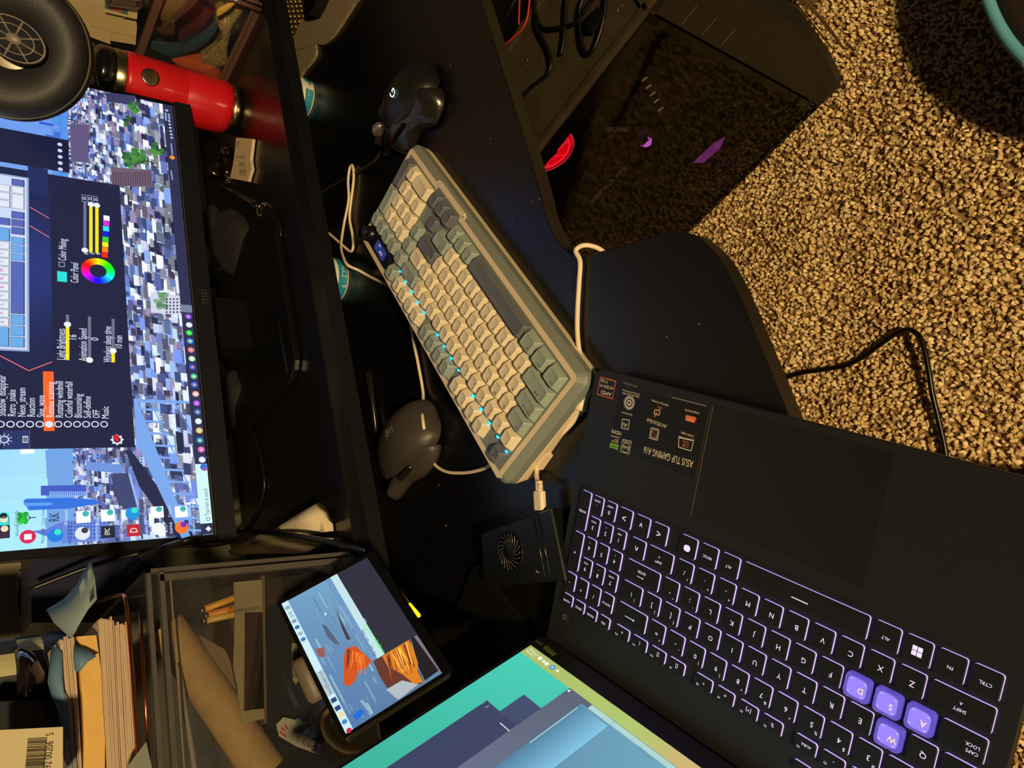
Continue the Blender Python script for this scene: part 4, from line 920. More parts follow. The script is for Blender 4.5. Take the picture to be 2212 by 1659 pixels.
# ------------------------------------------------------------------ white cables
wc = mat('cable_cream', (236, 216, 186), .38)
A_ = [hz(884, 655, .756), hz(862, 633, .762), hz(838, 617, .758), hz(800, 598, .7545), hz(775, 584, .762), hz(752, 573, .776), hz(742, 556, .775), hz(737, 530, .765)] + \
     H([(743, 485), (753, 432), (752, 392), (756, 362), (762, 359), (764, 385), (759, 430), (755, 470), (761, 505), (763, 532), (757, 543)], .754) + [hz(737, 527, .757), hz(714, 507, .757), hz(690, 488, .757)]
C1 = [hz(1085, 985, .762), hz(1060, 1004, .762), hz(1040, 1014, .757), hz(1005, 1021, .754), hz(965, 1019, .754), hz(938, 1002, .754), hz(924, 972, .755), hz(916, 925, .772), hz(912, 890, .768), hz(914, 850, .755), hz(904, 790, .754), hz(893, 735, .754), hz(886, 690, .754), hz(884, 655, .755)]
ck = thing('charging_cable', 'long cream cable plugged into the back of the keyboard and looped behind it', 'cable', C1[0])
b = MB(); b.tube(smooth_path(C1 + A_[1:], 8), .0019, 10); adopt(b.build('cord', wc), ck)
b = MB(); d_ = (C1[1]-C1[0]).normalized(); b.tube([C1[0] - d_*.004, C1[0], C1[0] + d_*.011, C1[0] + d_*.013, C1[0] + d_*.018], [.0042, .0052, .0052, .0034, .0028], 12); adopt(b.build('plug', wc), ck)
B_ = [hz(1168, 1052, .770), hz(1160, 1035, .764), hz(1161, 1010, .757), hz(1176, 975, .7545), hz(1208, 942, .7545), hz(1237, 912, .7545), hz(1251, 888, .756)]
B2_ = [hz(1268, 830, .758), hz(1268, 812, .756), hz(1262, 790, .755), hz(1251, 755, .7545), hz(1247, 710, .7545), hz(1248, 660, .7545), hz(1251, 610, .7545), hz(1253, 565, .7545), Vector((.1175, -.0345, .7550)), Vector((.1190, -.0425, .749)), Vector((.1130, -.0475, .736)), Vector((.104, -.043, .722)), Vector((.10, -.02, .70))]
cc = thing('data_cable', 'short thick cream cable with a ferrite barrel, between keyboard and laptop', 'cable', B_[0])
b = MB(); b.tube(smooth_path(B_, 8), .0023, 12); b.tube(smooth_path(B2_, 8), .0023, 12); adopt(b.build('cord', wc), cc)
f0, f1 = hz(1253, 886, .7575), hz(1268, 826, .7575); fd = f1 - f0
b = MB(); b.tube([f0, f0 + fd*.02, f0 + fd*.04, f0 + fd*.3, f0 + fd*.32, f0 + fd*.34, f0 + fd*.40, f0 + fd*.42, f0 + fd*.44, f0 + fd*.5, f0 + fd*.52, f0 + fd*.54, f0 + fd*.94, f0 + fd*.98, f1], [.0045, .0062, .0066, .0066, .0062, .0066, .0066, .0062, .0066, .0066, .0062, .0066, .0066, .0060, .0040], 18); adopt(b.build('ferrite_barrel', wc), cc)
p0 = hz(1165, 1060, .768); p1 = hz(1167, 1102, .768); pd = (p1-p0).normalized(); ax_ = math.atan2(pd.y, pd.x)
b = MB(); b.M = Matrix.Translation(p0) @ Matrix.Rotation(ax_ - R(90), 4, 'Z') @ Matrix.Rotation(R(-90), 4, 'X')
Lp = (p1-p0).length
b.loft([rr(.007, .005, .002, 4, 0, 0, -.009), rr(.0072, .0052, .002, 4, 0, 0, 0), rr(.0122, .0068, .0028, 4, 0, 0, .0005), rr(.0128, .0072, .003, 4, 0, 0, .002), rr(.0128, .0072, .003, 4, 0, 0, Lp - .001), rr(.012, .0065, .0026, 4, 0, 0, Lp)], 0, False); adopt(b.build('plug', wc), cc)

# ------------------------------------------------------------------ black boxed device with a small fan
T_ = .7745
fbx = thing('fan_enclosure', 'low black plastic device box with a round fan grille, cable plugged into its end', 'device', (-.115, .135, DZ))
c4 = [hz(1038, 1152, T_), hz(1190, 1098, T_), hz(1222, 1255, T_), hz(1046, 1268, T_)]
cc4 = sum(c4, Vector())/4
b = MB(); ring = [tuple(q - cc4) for q in c4]; base = [(x, y) for x, y, z in ring]
a_ = sum(base[i-1][0]*base[i][1] - base[i][0]*base[i-1][1] for i in range(4)); base = base if a_ > 0 else base[::-1]
bm = mat('box_black', (15, 15, 17), .38, bump=.05, nscale=500)
b.M = Matrix.Translation((cc4.x, cc4.y, 0)); b.prism(base, DZ + .0006, T_, bev=.0015); adopt(b.build('case', bm), fbx)
s0, s1 = hz(1156, 1108, T_), hz(1184, 1250, T_)
for dx in (-.0035, .0035):
    b = MB(); dd = (s1-s0).normalized(); nn_ = Vector((-dd.y, dd.x, 0)); b.tube([s0 + nn_*dx, s0.lerp(s1, .97) + nn_*dx], .0011, 8); adopt(b.build('rail', mat('rail_gloss', (18, 18, 20), .25)), fbx)
fc = hz(1101, 1190, T_); fr_ = .0175
b = MB(); b.lathe([(fr_ + .002, 0), (fr_ + .002, .0006), (fr_, .0006), (fr_, 0)], 40, (fc.x, fc.y, T_)); b.lathe([(.0085, 0), (.0085, .0012), (.0075, .0016)], 30, (fc.x, fc.y, T_)); adopt(b.build('fan_hub', bm), fbx)
fbm = mat('fan_blade', (64, 60, 56), .28, spec=.6)
for i in range(19):
    a = 2*math.pi*i/19; b = MB(); pp = []
    for t in (0, .33, .66, 1): rr_ = .0088 + t*(fr_ - .0092); aa = a + t*.42; pp.append(Vector((fc.x + rr_*math.cos(aa), fc.y + rr_*math.sin(aa), T_ + .0012)))
    b.tube(smooth_path(pp, 3), .00075, 6); o = b.build('fan_blade', fbm); adopt(o, fbx)
b = MB(); q = hz(1161, 1235, T_); b.box((q.x, q.y, T_ + .0002), (.004, .0008, .0004), rz=.8); adopt(b.build('status_light', mat('dim_white', (200, 200, 200), .4)), fbx)

# ------------------------------------------------------------------ things on the desk under the shelf
b = MB(); P0, P1 = hz(797, 800, .7555), hz(822, 1014, .7555); b.tube([P0, P0.lerp(P1, .03), P0.lerp(P1, .25), P0.lerp(P1, .27), P1], [.0028, .0042, .0042, .0036, .0036], 12); b.box(tuple(P0.lerp(P1, .14) + Vector((0, 0, .0045))), (.034, .0022, .0012), rz=math.atan2((P1-P0).y, (P1-P0).x))
one(b, 'pen', mat('pen_black', (26, 22, 20), .28), 'long black pen lying on the desk along the shelf', 'pen')
def bits(pts, z=.7505):
    for k, (x, y, r_) in enumerate(pts):
        c = hz(x, y, z); b = MB(); random.seed(k*7 + 1)
        b.loft([[(c.x + r_*random.uniform(.6, 1.3)*math.cos(a), c.y + r_*random.uniform(.6, 1.3)*math.sin(a), z + zz_) for a in [R(45*i) for i in range(8)]] for zz_ in (0, .0004)], 0)
        o = one(b, 'crumb', mat('crumb_tan', (150, 130, 104), .8), 'tiny pale crumb on the black desktop', 'crumb', 'crumbs scattered on the desktop')
bits([(948, 1048, .0009), (963, 1135, .0010), (1060, 300, .0006), (1150, 436, .0006), (1166, 430, .0006), (973, 142, .0008), (780, 545, .0005), (905, 735, .0006), (1440, 728, .0005), (1510, 700, .0006), (1108, 478, .0005)])
# grey cloth
cp = [(634, 78), (640, 68), (658, 35), (690, -10), (778, -12), (768, 8), (740, 52), (722, 78), (708, 91), (697, 97), (684, 98), (685, 112), (680, 127), (668, 143), (657, 156), (649, 166), (640, 150)]
wp = H(cp, .7530); wp[0] = wp[0] + Vector((.02, .07, 0)); wp[1] += Vector((.02, .07, 0)); wp[-1] += Vector((.0, .05, 0)); wp[-2] += Vector((0, .03, 0))
b = MB(); poly_ = [(p.x, p.y) for p in smooth_path(wp, 3, True)]; ar = sum(poly_[i-1][0]*poly_[i][1] - poly_[i][0]*poly_[i-1][1] for i in range(len(poly_)))
b.prism(poly_ if ar > 0 else poly_[::-1], .7506, .7545, bev=.0012)
one(b, 'cleaning_cloth', mat('cloth_grey', (134, 118, 92), .95, noise=.22, nscale=260, bump=.9), 'crumpled taupe grey cloth on the desk at the shelf edge', 'cloth')
f0, f1 = hz(641, 92, .7562), hz(668, 94, .7556)
# beaded strap
bs = thing('beaded_strap', 'strap of small pale gold metal links beside the grey cloth', 'strap', tuple(hz(640, 40, .7505)))
bmat_ = mat('bead_gold', (226, 190, 128), .3, metal=.4); k = 0
for row, (y, x0, n_) in enumerate(((-6, 615, 5), (4, 619, 4), (14, 621.5, 4), (24.5, 624, 4), (35.5, 627, 4), (47, 628, 3), (58, 629.5, 2), (69.5, 631, 1))):
    for c in range(n_):
        q = hz(x0 + c*9.4, y - c*.3, .7575); b = MB(); b.M = Matrix.Rotation(R(28), 4, 'Z'); b.sphere((0, 0, 0), .0030, 8, 0, (1.0, .62, .6)); b.M = None
        o = b.build('link', bmat_, None, tuple(q)); adopt(o, bs)
b = MB(); quadblock(b, H([(612, -8), (660, -8), (652, 36), (636, 78), (630, 74)], .7545), (0, 0, -.0035)); adopt(b.build('backing', mat('strap_back', (70, 52, 30), .7)), bs)
b = MB(); q = H([(655, -14), (690, -14), (678, 14), (668, 31), (658, 30), (655, 14)], .772); quadblock(b, q, (0, 0, -.021))
one(b, 'key_fob', mat('fob_black', (14, 13, 14), .16, spec=.7), 'small glossy black fob beside the beaded strap', 'key fob')

# ------------------------------------------------------------------ on the shelf
bo = Vector((.648, .4140, SZ)); bt = thing('water_bottle', 'tall red insulated bottle with steel rims and black lid, beside the monitor', 'bottle', tuple(bo))
steel = mat('steel_brushed', (170, 156, 124), .25, metal=1.0); red = mat('bottle_red', (206, 22, 34), .34, coat=.3, bump=.03, nscale=800)
b = MB(); b.lathe([(.0325, 0), (.0345, .0015), (.0348, .0125), (.0340, .0130)], 48); b.build('base_ring', steel, bt)
b = MB(); b.lathe([(.0345, .0130), (.0372, .017), (.0382, .026), (.0382, .0765), (.0378, .0775), (.0382, .0785), (.0378, .150), (.0374, .1555)], 56); b.build('body', red, bt)
b = MB(); b.lathe([(.0370, .1555), (.0366, .1575), (.0366, .1675), (.0355, .169)], 48); b.build('neck_ring', steel, bt)
b = MB(); b.lathe([(.0350, .169), (.0362, .171), (.0362, .184), (.034, .189), (.020, .192), (.012, .200), (.010, .206)], 40); b.build('lid', mat('lid_gloss', (14, 14, 17), .16, spec=.7), bt)
b = MB(); b.tube(smooth_path([(.030, 0, .183), (.034, 0, .205), (.020, 0, .222), (0, 0, .227), (-.020, 0, .222), (-.034, 0, .205), (-.030, 0, .183)], 8), .0048, 12); b.build('carry_loop', mat('lid_gloss', (14, 14, 17), .16), bt)
b = MB(); b.M = Matrix.Rotation(R(-118), 4, 'Z') @ Matrix.Translation((.0381, 0, .128)) @ Matrix.Rotation(R(90), 4, 'Y'); b.lathe([(.0115, 0), (.0115, .0008), (.0095, .0012)], 32); b.build('emblem', steel, bt)
# lid tag
b = MB(); q = [on(x, y, (0, .372, 0), (0, 1, 0)) for x, y in ((172, 122), (193, 123), (189, 149), (170, 147))]; quadblock(b, q, (0, .002, 0))
tg = one(b, 'paper_tag', mat('tag_paper', (196, 176, 130), .7), 'small cream price tag standing behind the monitor corner', 'tag')

def onshelf(pts, z=SZ): return H(pts, z)
b = MB(); q = onshelf([(510, 297), (545, 300), (540, 345), (543, 365), (535, 392), (497, 385), (505, 345)], .8660); quadblock(b, q, (0, 0, -.0045)); 
one(b, 'sachet', mat('sachet_paper', (206, 186, 156), .6, noise=.08, nscale=300, bump=.4), 'crinkled white paper sachet with faded print on the shelf', 'packet')
sa = bpy.data.objects['sachet']
sp_ = Panel(hz(497, 385, .8663), (hz(510, 297, .8663) - hz(497, 385, .8663)), (0, 0, 0), .0001) if False else None
b = MB(); ux = (hz(510, 297, .866) - hz(497, 385, .866)).normalized(); vx = Vector((0, 0, 1)).cross(ux)
for t_, px, py, sz in (('WIPE', 524, 372, .012), ('Lens', 522, 352, .013), ('non scratching', 519, 338, .006), ('FT', 514, 312, .012)):
    q = hz(px, py, .8663); b.text(t_, sz, basis(q - bpy.data.objects['sachet'].location, vx*-1, ux), 0, 'c')
o = b.build('print', mat('sachet_ink', (92, 78, 76), .6), sa)
vi = thing('glass_vial', 'small clear glass vial with metal rim lying between monitor and sachet', 'vial', tuple(hz(480, 345, SZ)))
v0, v1 = hz(494, 322, .8695), hz(468, 366, .8695); b = MB(); b.tube([v0, v0.lerp(v1, .05), v1], [.0070, .0086, .0086], 18); adopt(b.build('tube', clear_mat('vial_glass', (.75, .72, .66), .25)), vi)
b = MB(); b.tube([v0.lerp(v1, 1.02), v0.lerp(v1, 1.12)], .0098, 20); adopt(b.build('rim', mat('vial_metal', (150, 132, 96), .22, metal=1.0)), vi)
kc = thing('loupe', 'slim black folding loupe with a shiny metal ring and chain', 'loupe', tuple(hz(520, 430, SZ)))
a0, a1 = hz(478, 405, .868), hz(556, 446, .868); b = MB(); b.tube([a0, a0.lerp(a1, .03), a0.lerp(a1, .95), a1], [.0045, .0070, .0060, .0045], 14); adopt(b.build('handle', mat('lid_gloss', (14, 14, 17), .16)), kc)
rc = hz(569, 453, .866); b = MB(); n_ = 28; b.M = Matrix.Translation(rc) @ Matrix.Rotation(R(35), 4, 'X')
b.tube([(.0092*math.cos(2*math.pi*i/n_), .0092*math.sin(2*math.pi*i/n_), 0) for i in range(n_ + 1)], .0017, 8, caps=False); adopt(b.build('ring', mat('ring_chrome', (240, 214, 160), .08, metal=1.0)), kc)
b = MB(); b.M = Matrix.Translation(rc) @ Matrix.Rotation(R(35), 4, 'X'); b.lathe([(.0078, 0), (.0040, .0012), (.0005, .0016)], 20); adopt(b.build('lens', clear_mat('lens_glass', (.95, .9, .8), .35)), kc)
for k, (x, y) in enumerate(((490, 372), (494, 380), (499, 386), (493, 391))):
    q = hz(x, y, .864); b = MB(); b.M = Matrix.Translation(q) @ Matrix.Rotation(k*1.3, 4, 'X'); b.tube([(.003*math.cos(2*math.pi*i/12), .003*math.sin(2*math.pi*i/12), 0) for i in range(13)], .0007, 6, caps=False); adopt(b.build('chain_link', mat('ring_chrome', (240, 214, 160), .08)), kc)
bk = mat('cord_black', (15, 14, 16), .38)
cable('coiled_cord', H([(572, 462), (592, 462), (604, 480), (606, 510), (594, 540), (570, 562), (540, 578), (505, 585), (478, 578)], .8625), .0016, bk, 'thin black cord curling away from the loupe ring')
cable('thin_cord', H([(452, 462), (475, 468), (500, 463), (530, 460), (556, 456)], .866), .0013, bk, 'thin black cord from under the monitor to the loupe')
# soft black pouch under the monitor
def lump(name, px, w, d, h, rz, mt, label, cat, seed=1, z=SZ):
    c = hz(*px, z); random.seed(seed); b = MB(); n = 28; rings = []
    for j, (t, s) in enumerate(((0, .94), (.12, 1.0), (.4, .98), (.65, .88), (.85, .66), (.96, .38), (1, .08))):
        ring = []
        for i in range(n):
            a = 2*math.pi*i/n; k = s*(1 + .07*math.sin(3*a + seed) + .04*math.sin(5*a + 2*seed + j))
            ring.append((abs(math.cos(a))**.7*(1 if math.cos(a) > 0 else -1)*w/2*k, abs(math.sin(a))**.7*(1 if math.sin(a) > 0 else -1)*d/2*k, h*t*(1 + .12*math.sin(2*a + seed))))
        rings.append(ring)
    b.loft(rings, 0, True); o = tag(b.build(name, mt, None, (c.x, c.y, z), (0, 0, rz)), label, cat); return o
fab = mat('fabric_black', (22, 20, 24), .85, bump=.6, nscale=300)
lump('soft_pouch', (505, 520), .085, .13, .022, R(-50), fab, 'soft black fabric pouch lying on the shelf under the monitor', 'pouch', 3)
lump('soft_pouch', (462, 492), .055, .06, .022, R(10), fab, 'small bunched black fabric bag right below the monitor frame, behind the larger pouch', 'pouch', 5)
ad = thing('adapter', 'black display adapter with a metal tip lying on its side', 'adapter', tuple(hz(455, 605, SZ)))
a0, a1 = hz(470, 570, .867), hz(452, 612, .867); dd = (a1-a0); b = MB(); b.M = Matrix.Translation(a0 + Vector((0, 0, -.0065))) @ Matrix.Rotation(math.atan2(dd.y, dd.x), 4, 'Z'); L_ = dd.length; b.M = b.M @ Matrix.Translation((L_/2, 0, 0)); b.rbox(L_, .022, .012, .003, .001); adopt(b.build('housing', bk), ad)
b = MB(); b.M = Matrix.Translation(a1 + Vector((0, 0, -.003))) @ Matrix.Rotation(math.atan2(dd.y, dd.x), 4, 'Z') @ Matrix.Translation((.006, 0, 0)); b.rbox(.012, .014, .005, .001, .0005); adopt(b.build('connector', mat('connector_metal', (120, 112, 96), .35, metal=.8)), ad)
cable('stand_cable', H([(462, 745), (478, 778), (500, 820), (522, 872), (540, 918), (556, 962), (567, 1005), (571, 1050), (562, 1090), (543, 1125), (525, 1148)], .8625), .0016, bk, 'thin dark cable curving over the shelf from the monitor foot to the left')
cable('signal_cable', [on(470, 735, (0, .45, 0), (0, 1, 0)), hz(490, 740, .90), hz(505, 762, .875), hz(506, 790, .864), hz(492, 815, .864), hz(478, 840, .87), hz(468, 870, .88)], .0024, bk, 'short black cable hooped beside the monitor stand')
b = MB(); P0, P1 = hz(604, 690, .866), hz(627, 812, .866); b.tube([P0, P0.lerp(P1, .96), P0.lerp(P1, .97), P1], [.0046, .0046, .0040, .0030], 12)
one(b, 'stylus', mat('stylus_black', (18, 18, 22), .3), 'black stylus lying on the shelf in front of the monitor', 'stylus')
lump('soft_pouch', (505, 880), .05, .12, .03, R(25), fab, 'dark cloth bundle left of the monitor stand', 'pouch', 9)
# crumpled paper
prs = [[(500, 1196, 0), (560, 1172, .010), (632, 1160, .014), (700, 1150, .012), (722, 1148, 0)],
       [(520, 1190, .006), (570, 1160, .026), (640, 1128, .030), (695, 1112, .026), (720, 1130, 0)],
       [(536, 1160, .004), (585, 1148, .020), (640, 1112, .018), (680, 1090, .022), (708, 1104, .004)],
       [(545, 1158, 0), (608, 1147, .004), (650, 1108, 0), (690, 1084, 0), (700, 1092, 0)]]
b = MB(); b.sheet([[hz(x, y, SZ + .001 + z) for x, y, z in r_] for r_ in prs], 0, .0006)
one(b, 'crumpled_paper', mat('paper_white', (206, 190, 160), .8, noise=.03, nscale=60), 'crumpled white sheet of paper at the left end of the shelf edge', 'paper')
prs = [[(500, 1200, .0), (545, 1196, .004), (600, 1196, .002), (655, 1196, .0)], [(492, 1190, .008), (548, 1176, .020), (612, 1172, .018), (690, 1180, .0)], [(540, 1158, .008), (590, 1160, .022), (660, 1166, .020), (724, 1162, .004)]]
b = MB(); b.sheet([[hz(x, y, SZ + .0006 + z) for x, y, z in r_] for r_ in prs], 0, .0006)
one(b, 'folded_receipt', mat('paper_cream', (190, 168, 138), .8, noise=.03, nscale=60), 'creased cream paper half under the crumpled sheet, beside the clear left organizer', 'paper')
cable('display_cable', [on(300, 1200, (0, .40, 0), (0, 1, 0)), on(360, 1180, (0, .38, 0), (0, 1, 0)), on(420, 1162, (0, .36, 0), (0, 1, 0)), hz(480, 1151, .905), hz(560, 1149, .895), hz(640, 1158, .893), hz(700, 1168, .885), hz(760, 1182, .872), hz(790, 1190, .868)], .0030, bk, 'thick black cable crossing over the crumpled paper')
cable('power_cable', [on(60, 1275, (0, .46, 0), (0, 1, 0)), on(200, 1222, (0, .44, 0), (0, 1, 0)), on(300, 1195, (0, .42, 0), (0, 1, 0)), on(380, 1180, (0, .41, 0), (0, 1, 0)), on(450, 1178, (0, .40, 0), (0, 1, 0)), hz(500, 1170, .88), hz(530, 1150, .87)], .0024, bk, 'black cable running beside the left edge of the monitor')
# ------------------------------------------------------------------ small touch display
KD = 0.775
def sc_(p): return CAM + (Vector(p) - CAM)*KD
TL_, TR_, BL_ = sc_((-.234, .347, .859)), sc_((-.077, .461, .866)), sc_((-.194, .306, .765))
du_ = (TR_ - TL_); du_.z = 0; du_.normalize(); dv_ = (TL_ - BL_); dv_ = (dv_ - du_*dv_.dot(du_)).normalized(); dn_ = du_.cross(dv_)
mid = sc_((-.136, .379, .815))
DP = Panel(mid, du_, dv_, .00005)
q = [DP.L(*c) for c in ((752, 1604), (594, 1312), (794, 1183), (981, 1438))]
x0 = (q[0][0]+q[3][0])/2; x1 = (q[1][0]+q[2][0])/2; y1 = (q[0][1]+q[1][1])/2; y0 = (q[2][1]+q[3][1])/2
dw, dh = x1-x0, y1-y0; ctr = DP.p + DP.u*(x0+x1)/2 + DP.v*(y0+y1)/2
td = thing('touch_display', 'small touchscreen showing a desert rock wallpaper and terminal, propped in front of the left organizer', 'display', (ctr.x, ctr.y + .03, DZ))
MD = basis(ctr, DP.u, DP.v, DP.n)
b = MB(); b.M = MD; b.loft([rr(dw - .002, dh - .002, .003, 4, 0, 0, -.0016), rr(dw, dh, .0035, 4, 0, 0, -.0012), rr(dw, dh, .0035, 4, 0, 0, -.0004), rr(dw - .0006, dh - .0006, .0033, 4, 0, 0, -.0001)]); adopt(b.build('front_glass', mat('display_glass', (13, 12, 13), .12, spec=.6)), td)
b = MB(); b.M = MD; b.loft([rr(dw - .008, dh - .006, .003, 4, 0, 0, -.0100), rr(dw - .004, dh - .004, .003, 4, 0, 0, -.009), rr(dw - .004, dh - .004, .003, 4, 0, 0, -.0020), rr(dw - .006, dh - .006, .003, 4, 0, 0, -.0017)]); adopt(b.build('metal_back', mat('display_metal', (120, 108, 78), .3, metal=.9)), td)
b = MB(); b.M = MD; b.rbox(.064, .045, .022, .004, .001, (0, 0, -.032)); adopt(b.build('board_case', bm), td)
hc = ctr - DP.n*.030
b = MB(); b.tube([hc, Vector((hc.x + .006, hc.y + .012, hc.z - .03)), Vector((hc.x + .008, hc.y + .014, DZ + .006))], [.010, .010, .010], 16); adopt(b.build('support_post', bm), td)
b = MB(); b.M = Matrix.Translation((hc.x + .004, hc.y + .002, DZ)) @ Matrix.Rotation(math.atan2(du_.y, du_.x), 4, 'Z'); b.rbox(.11, .085, .007, .012, .002); adopt(b.build('support_foot', bm), td)
lx, ly = x0 + dw/2, y0 + dh/2
D = Panel(ctr + DP.n*.0001, DP.u, DP.v, .00005)
A_c = [D.L(*c) for c in ((757.6, 1589), (606, 1315), (784, 1201), (955, 1444))]
ax0 = (A_c[0][0]+A_c[3][0])/2; ax1 = (A_c[1][0]+A_c[2][0])/2; ay1 = (A_c[0][1]+A_c[1][1])/2; ay0 = (A_c[2][1]+A_c[3][1])/2
aw, ah = ax1-ax0, ay1-ay0
D.poly([(ax0, ay0), (ax1, ay0), (ax1, ay1), (ax0, ay1)], [(96, 132, 160), (120, 176, 200), (112, 158, 200), (86, 122, 176)], 0, True)
random.seed(4)
def dp(pts, c, k): D.poly([(max(ax0, min(ax1, x)), max(ay0, min(ay1, y))) for x, y in (D.L(*p) for p in pts)], c, k, True)
for _ in range(46):
    x, y = D.L(random.uniform(690, 820), random.uniform(1300, 1560)); w, h = random.uniform(.006, .022), random.uniform(.0006, .0018)
    x = max(ax0 + .001, min(ax1 - w - .001, x)); y = max(ay0 + .001, min(ay1 - .01, y)); D.rect(x, y, x + w, y + h, random.choice(((128, 164, 196), (104, 138, 178), (150, 184, 204))), 1)
dp([(742, 1420), (749, 1400), (768, 1395), (803, 1428), (790, 1444), (775, 1447), (768, 1470), (752, 1484), (742, 1476)], (214, 84, 30), 2)
dp([(724, 1312), (733, 1332), (757, 1381), (750, 1383), (740, 1360)], (70, 60, 66), 2)
dp([(681, 1402), (700, 1398), (702, 1418), (690, 1420)], (158, 92, 84), 2)
dp([(695, 1348), (705, 1352), (735, 1393), (722, 1390), (706, 1374)], (86, 100, 124), 2)
dp([(806, 1428), (884, 1376), (891, 1396), (901, 1424), (902, 1445), (915, 1472), (860, 1512), (845, 1500), (820, 1460)], (104, 56, 44), 2)
dp([(826, 1418), (881, 1380), (892, 1398), (903, 1432), (902, 1450), (914, 1473), (896, 1478), (868, 1456), (838, 1440)], (226, 130, 34), 3)
for i in range(26):
    t = random.random(); a0 = (832 + 46*t, 1418 - 30*t); a1 = (a0[0] + random.uniform(8, 24), a0[1] + random.uniform(34, 62)); D.line(a0, a1, random.uniform(.0005, .0013), random.choice(((250, 176, 50), (255, 206, 96), (120, 50, 30), (196, 92, 24))), 3.5 + i*.02)
for i in range(18):
    t = random.random(); a0 = (750 + 40*t, 1402 + 14*t); a1 = (a0[0] + random.uniform(-6, 4), a0[1] + random.uniform(18, 44)); D.line(a0, a1, random.uniform(.0004, .001), random.choice(((250, 120, 40), (96, 46, 36), (160, 60, 26), (255, 150, 60))), 3.2 + i*.02)
dp([(902, 1362), (955, 1444), (918, 1470), (903, 1440), (891, 1390), (884, 1374)], (28, 26, 32), 2.4)
dp([(898, 1362), (906, 1378), (955, 1444), (948, 1450), (888, 1367)], (126, 112, 130), 4)
dp([(834, 1490), (868, 1470), (905, 1478), (860, 1512)], (178, 190, 196), 2.8)
# panel bar at the top, terminal window at the right
tb_ = (ay1 - D.L(768, 1577)[1]) if False else .0062
D.rect(ax0, ay1 - tb_, ax1, ay1, (206, 240, 246), 5)
wx_, wy_ = D.L(802, 1431)
w2x, w2y = D.L(715, 1245)
wl = wx_; wt = D.L(703, 1254)[1]
D.rect(wl, D.L(896, 1362)[1], ax1, wt, (46, 46, 62), 5)
D.rect(wl, wt - .0050, ax1, wt, (112, 152, 198), 6); D.rect(wl, wt - .0118, ax1, wt - .0050, (198, 230, 236), 6)
D.text('brand@tangnet1: ~', (760, 1356), (726, 1300), .0040, (150, 190, 220), 7)
D.text('File  Edit  Tabs  Help', (811, 1417), (781, 1362), .0042, (70, 96, 120), 7)
D.text('brand@tangnet1-node-02:~ $', (828, 1412), (788, 1349), .0042, (70, 240, 70), 7); D.text('[]', (787, 1347), (783, 1340), .0042, (220, 224, 250), 7)
for px, py, c, sh in ((762, 1573, (210, 40, 70), 0), (750, 1556, (70, 140, 200), 0), (743, 1541, (240, 226, 160), 1), (736, 1526, (44, 70, 120), 1), (727, 1509, (44, 70, 120), 1), (654, 1382, (60, 130, 190), 0), (647, 1370, (160, 190, 200), 0), (639, 1357, (60, 110, 180), 0), (632, 1344, (120, 160, 200), 0), (616, 1316, (150, 180, 200), 1)):
    x, y = D.L(px, py); y = ay1 - tb_/2
    if sh: D.rect(x - .0022, y - .0022, x + .0022, y + .0022, c, 6)
    else: D.disc((x, y), .0022, c, 6, 14, local=True)
xb, _ = D.L(718, 1500); xb2, _ = D.L(690, 1450)
D.rect(xb, ay1 - tb_, xb2, ay1, (186, 206, 216), 5.5); D.b.text('brand@tangnet nod', .0040, basis(D.W(xb + .001, ay1 - tb_/2, 6), D.u, D.v, D.n), 0, 'l', (80, 100, 130), xb2 - xb - .002)
x, _ = D.L(622, 1330); D.b.text('12:43', .0040, basis(D.W(x - .005, ay1 - tb_/2, 6), D.u, D.v, D.n), 0, 'l', (60, 80, 120))
dp([(762, 1546), (781, 1531), (787, 1541), (771, 1556)], (20, 110, 226), 6); D.text('Wastebasket', (803, 1544), (779, 1514), .0046, (196, 226, 240), 6)
D.poly([D.L(701, 1323), D.L(706, 1327), D.L(702, 1331)], (240, 250, 250), 7, True)
D.build('screen', td, attr_mat('screen_light', True))
b = MB(); e0, e1 = hz(868, 1275, .89), None
pe = [on(x, y, ctr - DP.v*(dh/2 + .003), DP.v) for x, y in ((865, 1275), (885, 1305), (898, 1322), (905, 1330))]
b.tube(pe[:2], .0010, 8, 0); b.tube(pe[1:], [.0014, .0020, .0018], 10, 1); adopt(b.build('power_light', [mat('pcb_brown', (120, 90, 40), .4), mat('led_yellow', (250, 220, 20), .4, emit=(250, 226, 20), es=1.3)]), td)

# ------------------------------------------------------------------ clear organizers
acr = clear_mat('clear_acrylic', (.86, .88, .9), .06, .04, (120, 120, 130), .03)
rim_m = mat('acrylic_edge', (82, 78, 76), .22, spec=.7, noise=.12, nscale=40)
def slab_box(b, x0, x1, y0, y1, z0, z1, mi=0): b.box(((x0+x1)/2, (y0+y1)/2, (z0+z1)/2), (abs(x1-x0), abs(y1-y0), abs(z1-z0)), mi)
OX1, OY0, OZ0, OZ1 = -.0655, .277, SZ, 1.0585
og = thing('drawer_organizer', 'large clear plastic drawer box full of stationery on the left end of the shelf', 'organizer', (-.24, .39, SZ))
b = MB(); slab_box(b, OX1 - .0025, OX1, OY0 + .010, .50, OZ0 + .004, OZ1 - .004); slab_box(b, -.42, OX1, OY0 + .010, .50, OZ1 - .0025, OZ1 - .0002); slab_box(b, -.42, OX1, .4975, .50, OZ0, OZ1)
adopt(b.build('shell', acr), og)
b = MB()
slab_box(b, OX1 - .0035, OX1, OY0, OY0 + .006, OZ0, OZ1); slab_box(b, OX1 - .012, OX1 - .0065, OY0 - .003, OY0 + .004, OZ0 + .006, OZ1 - .010)
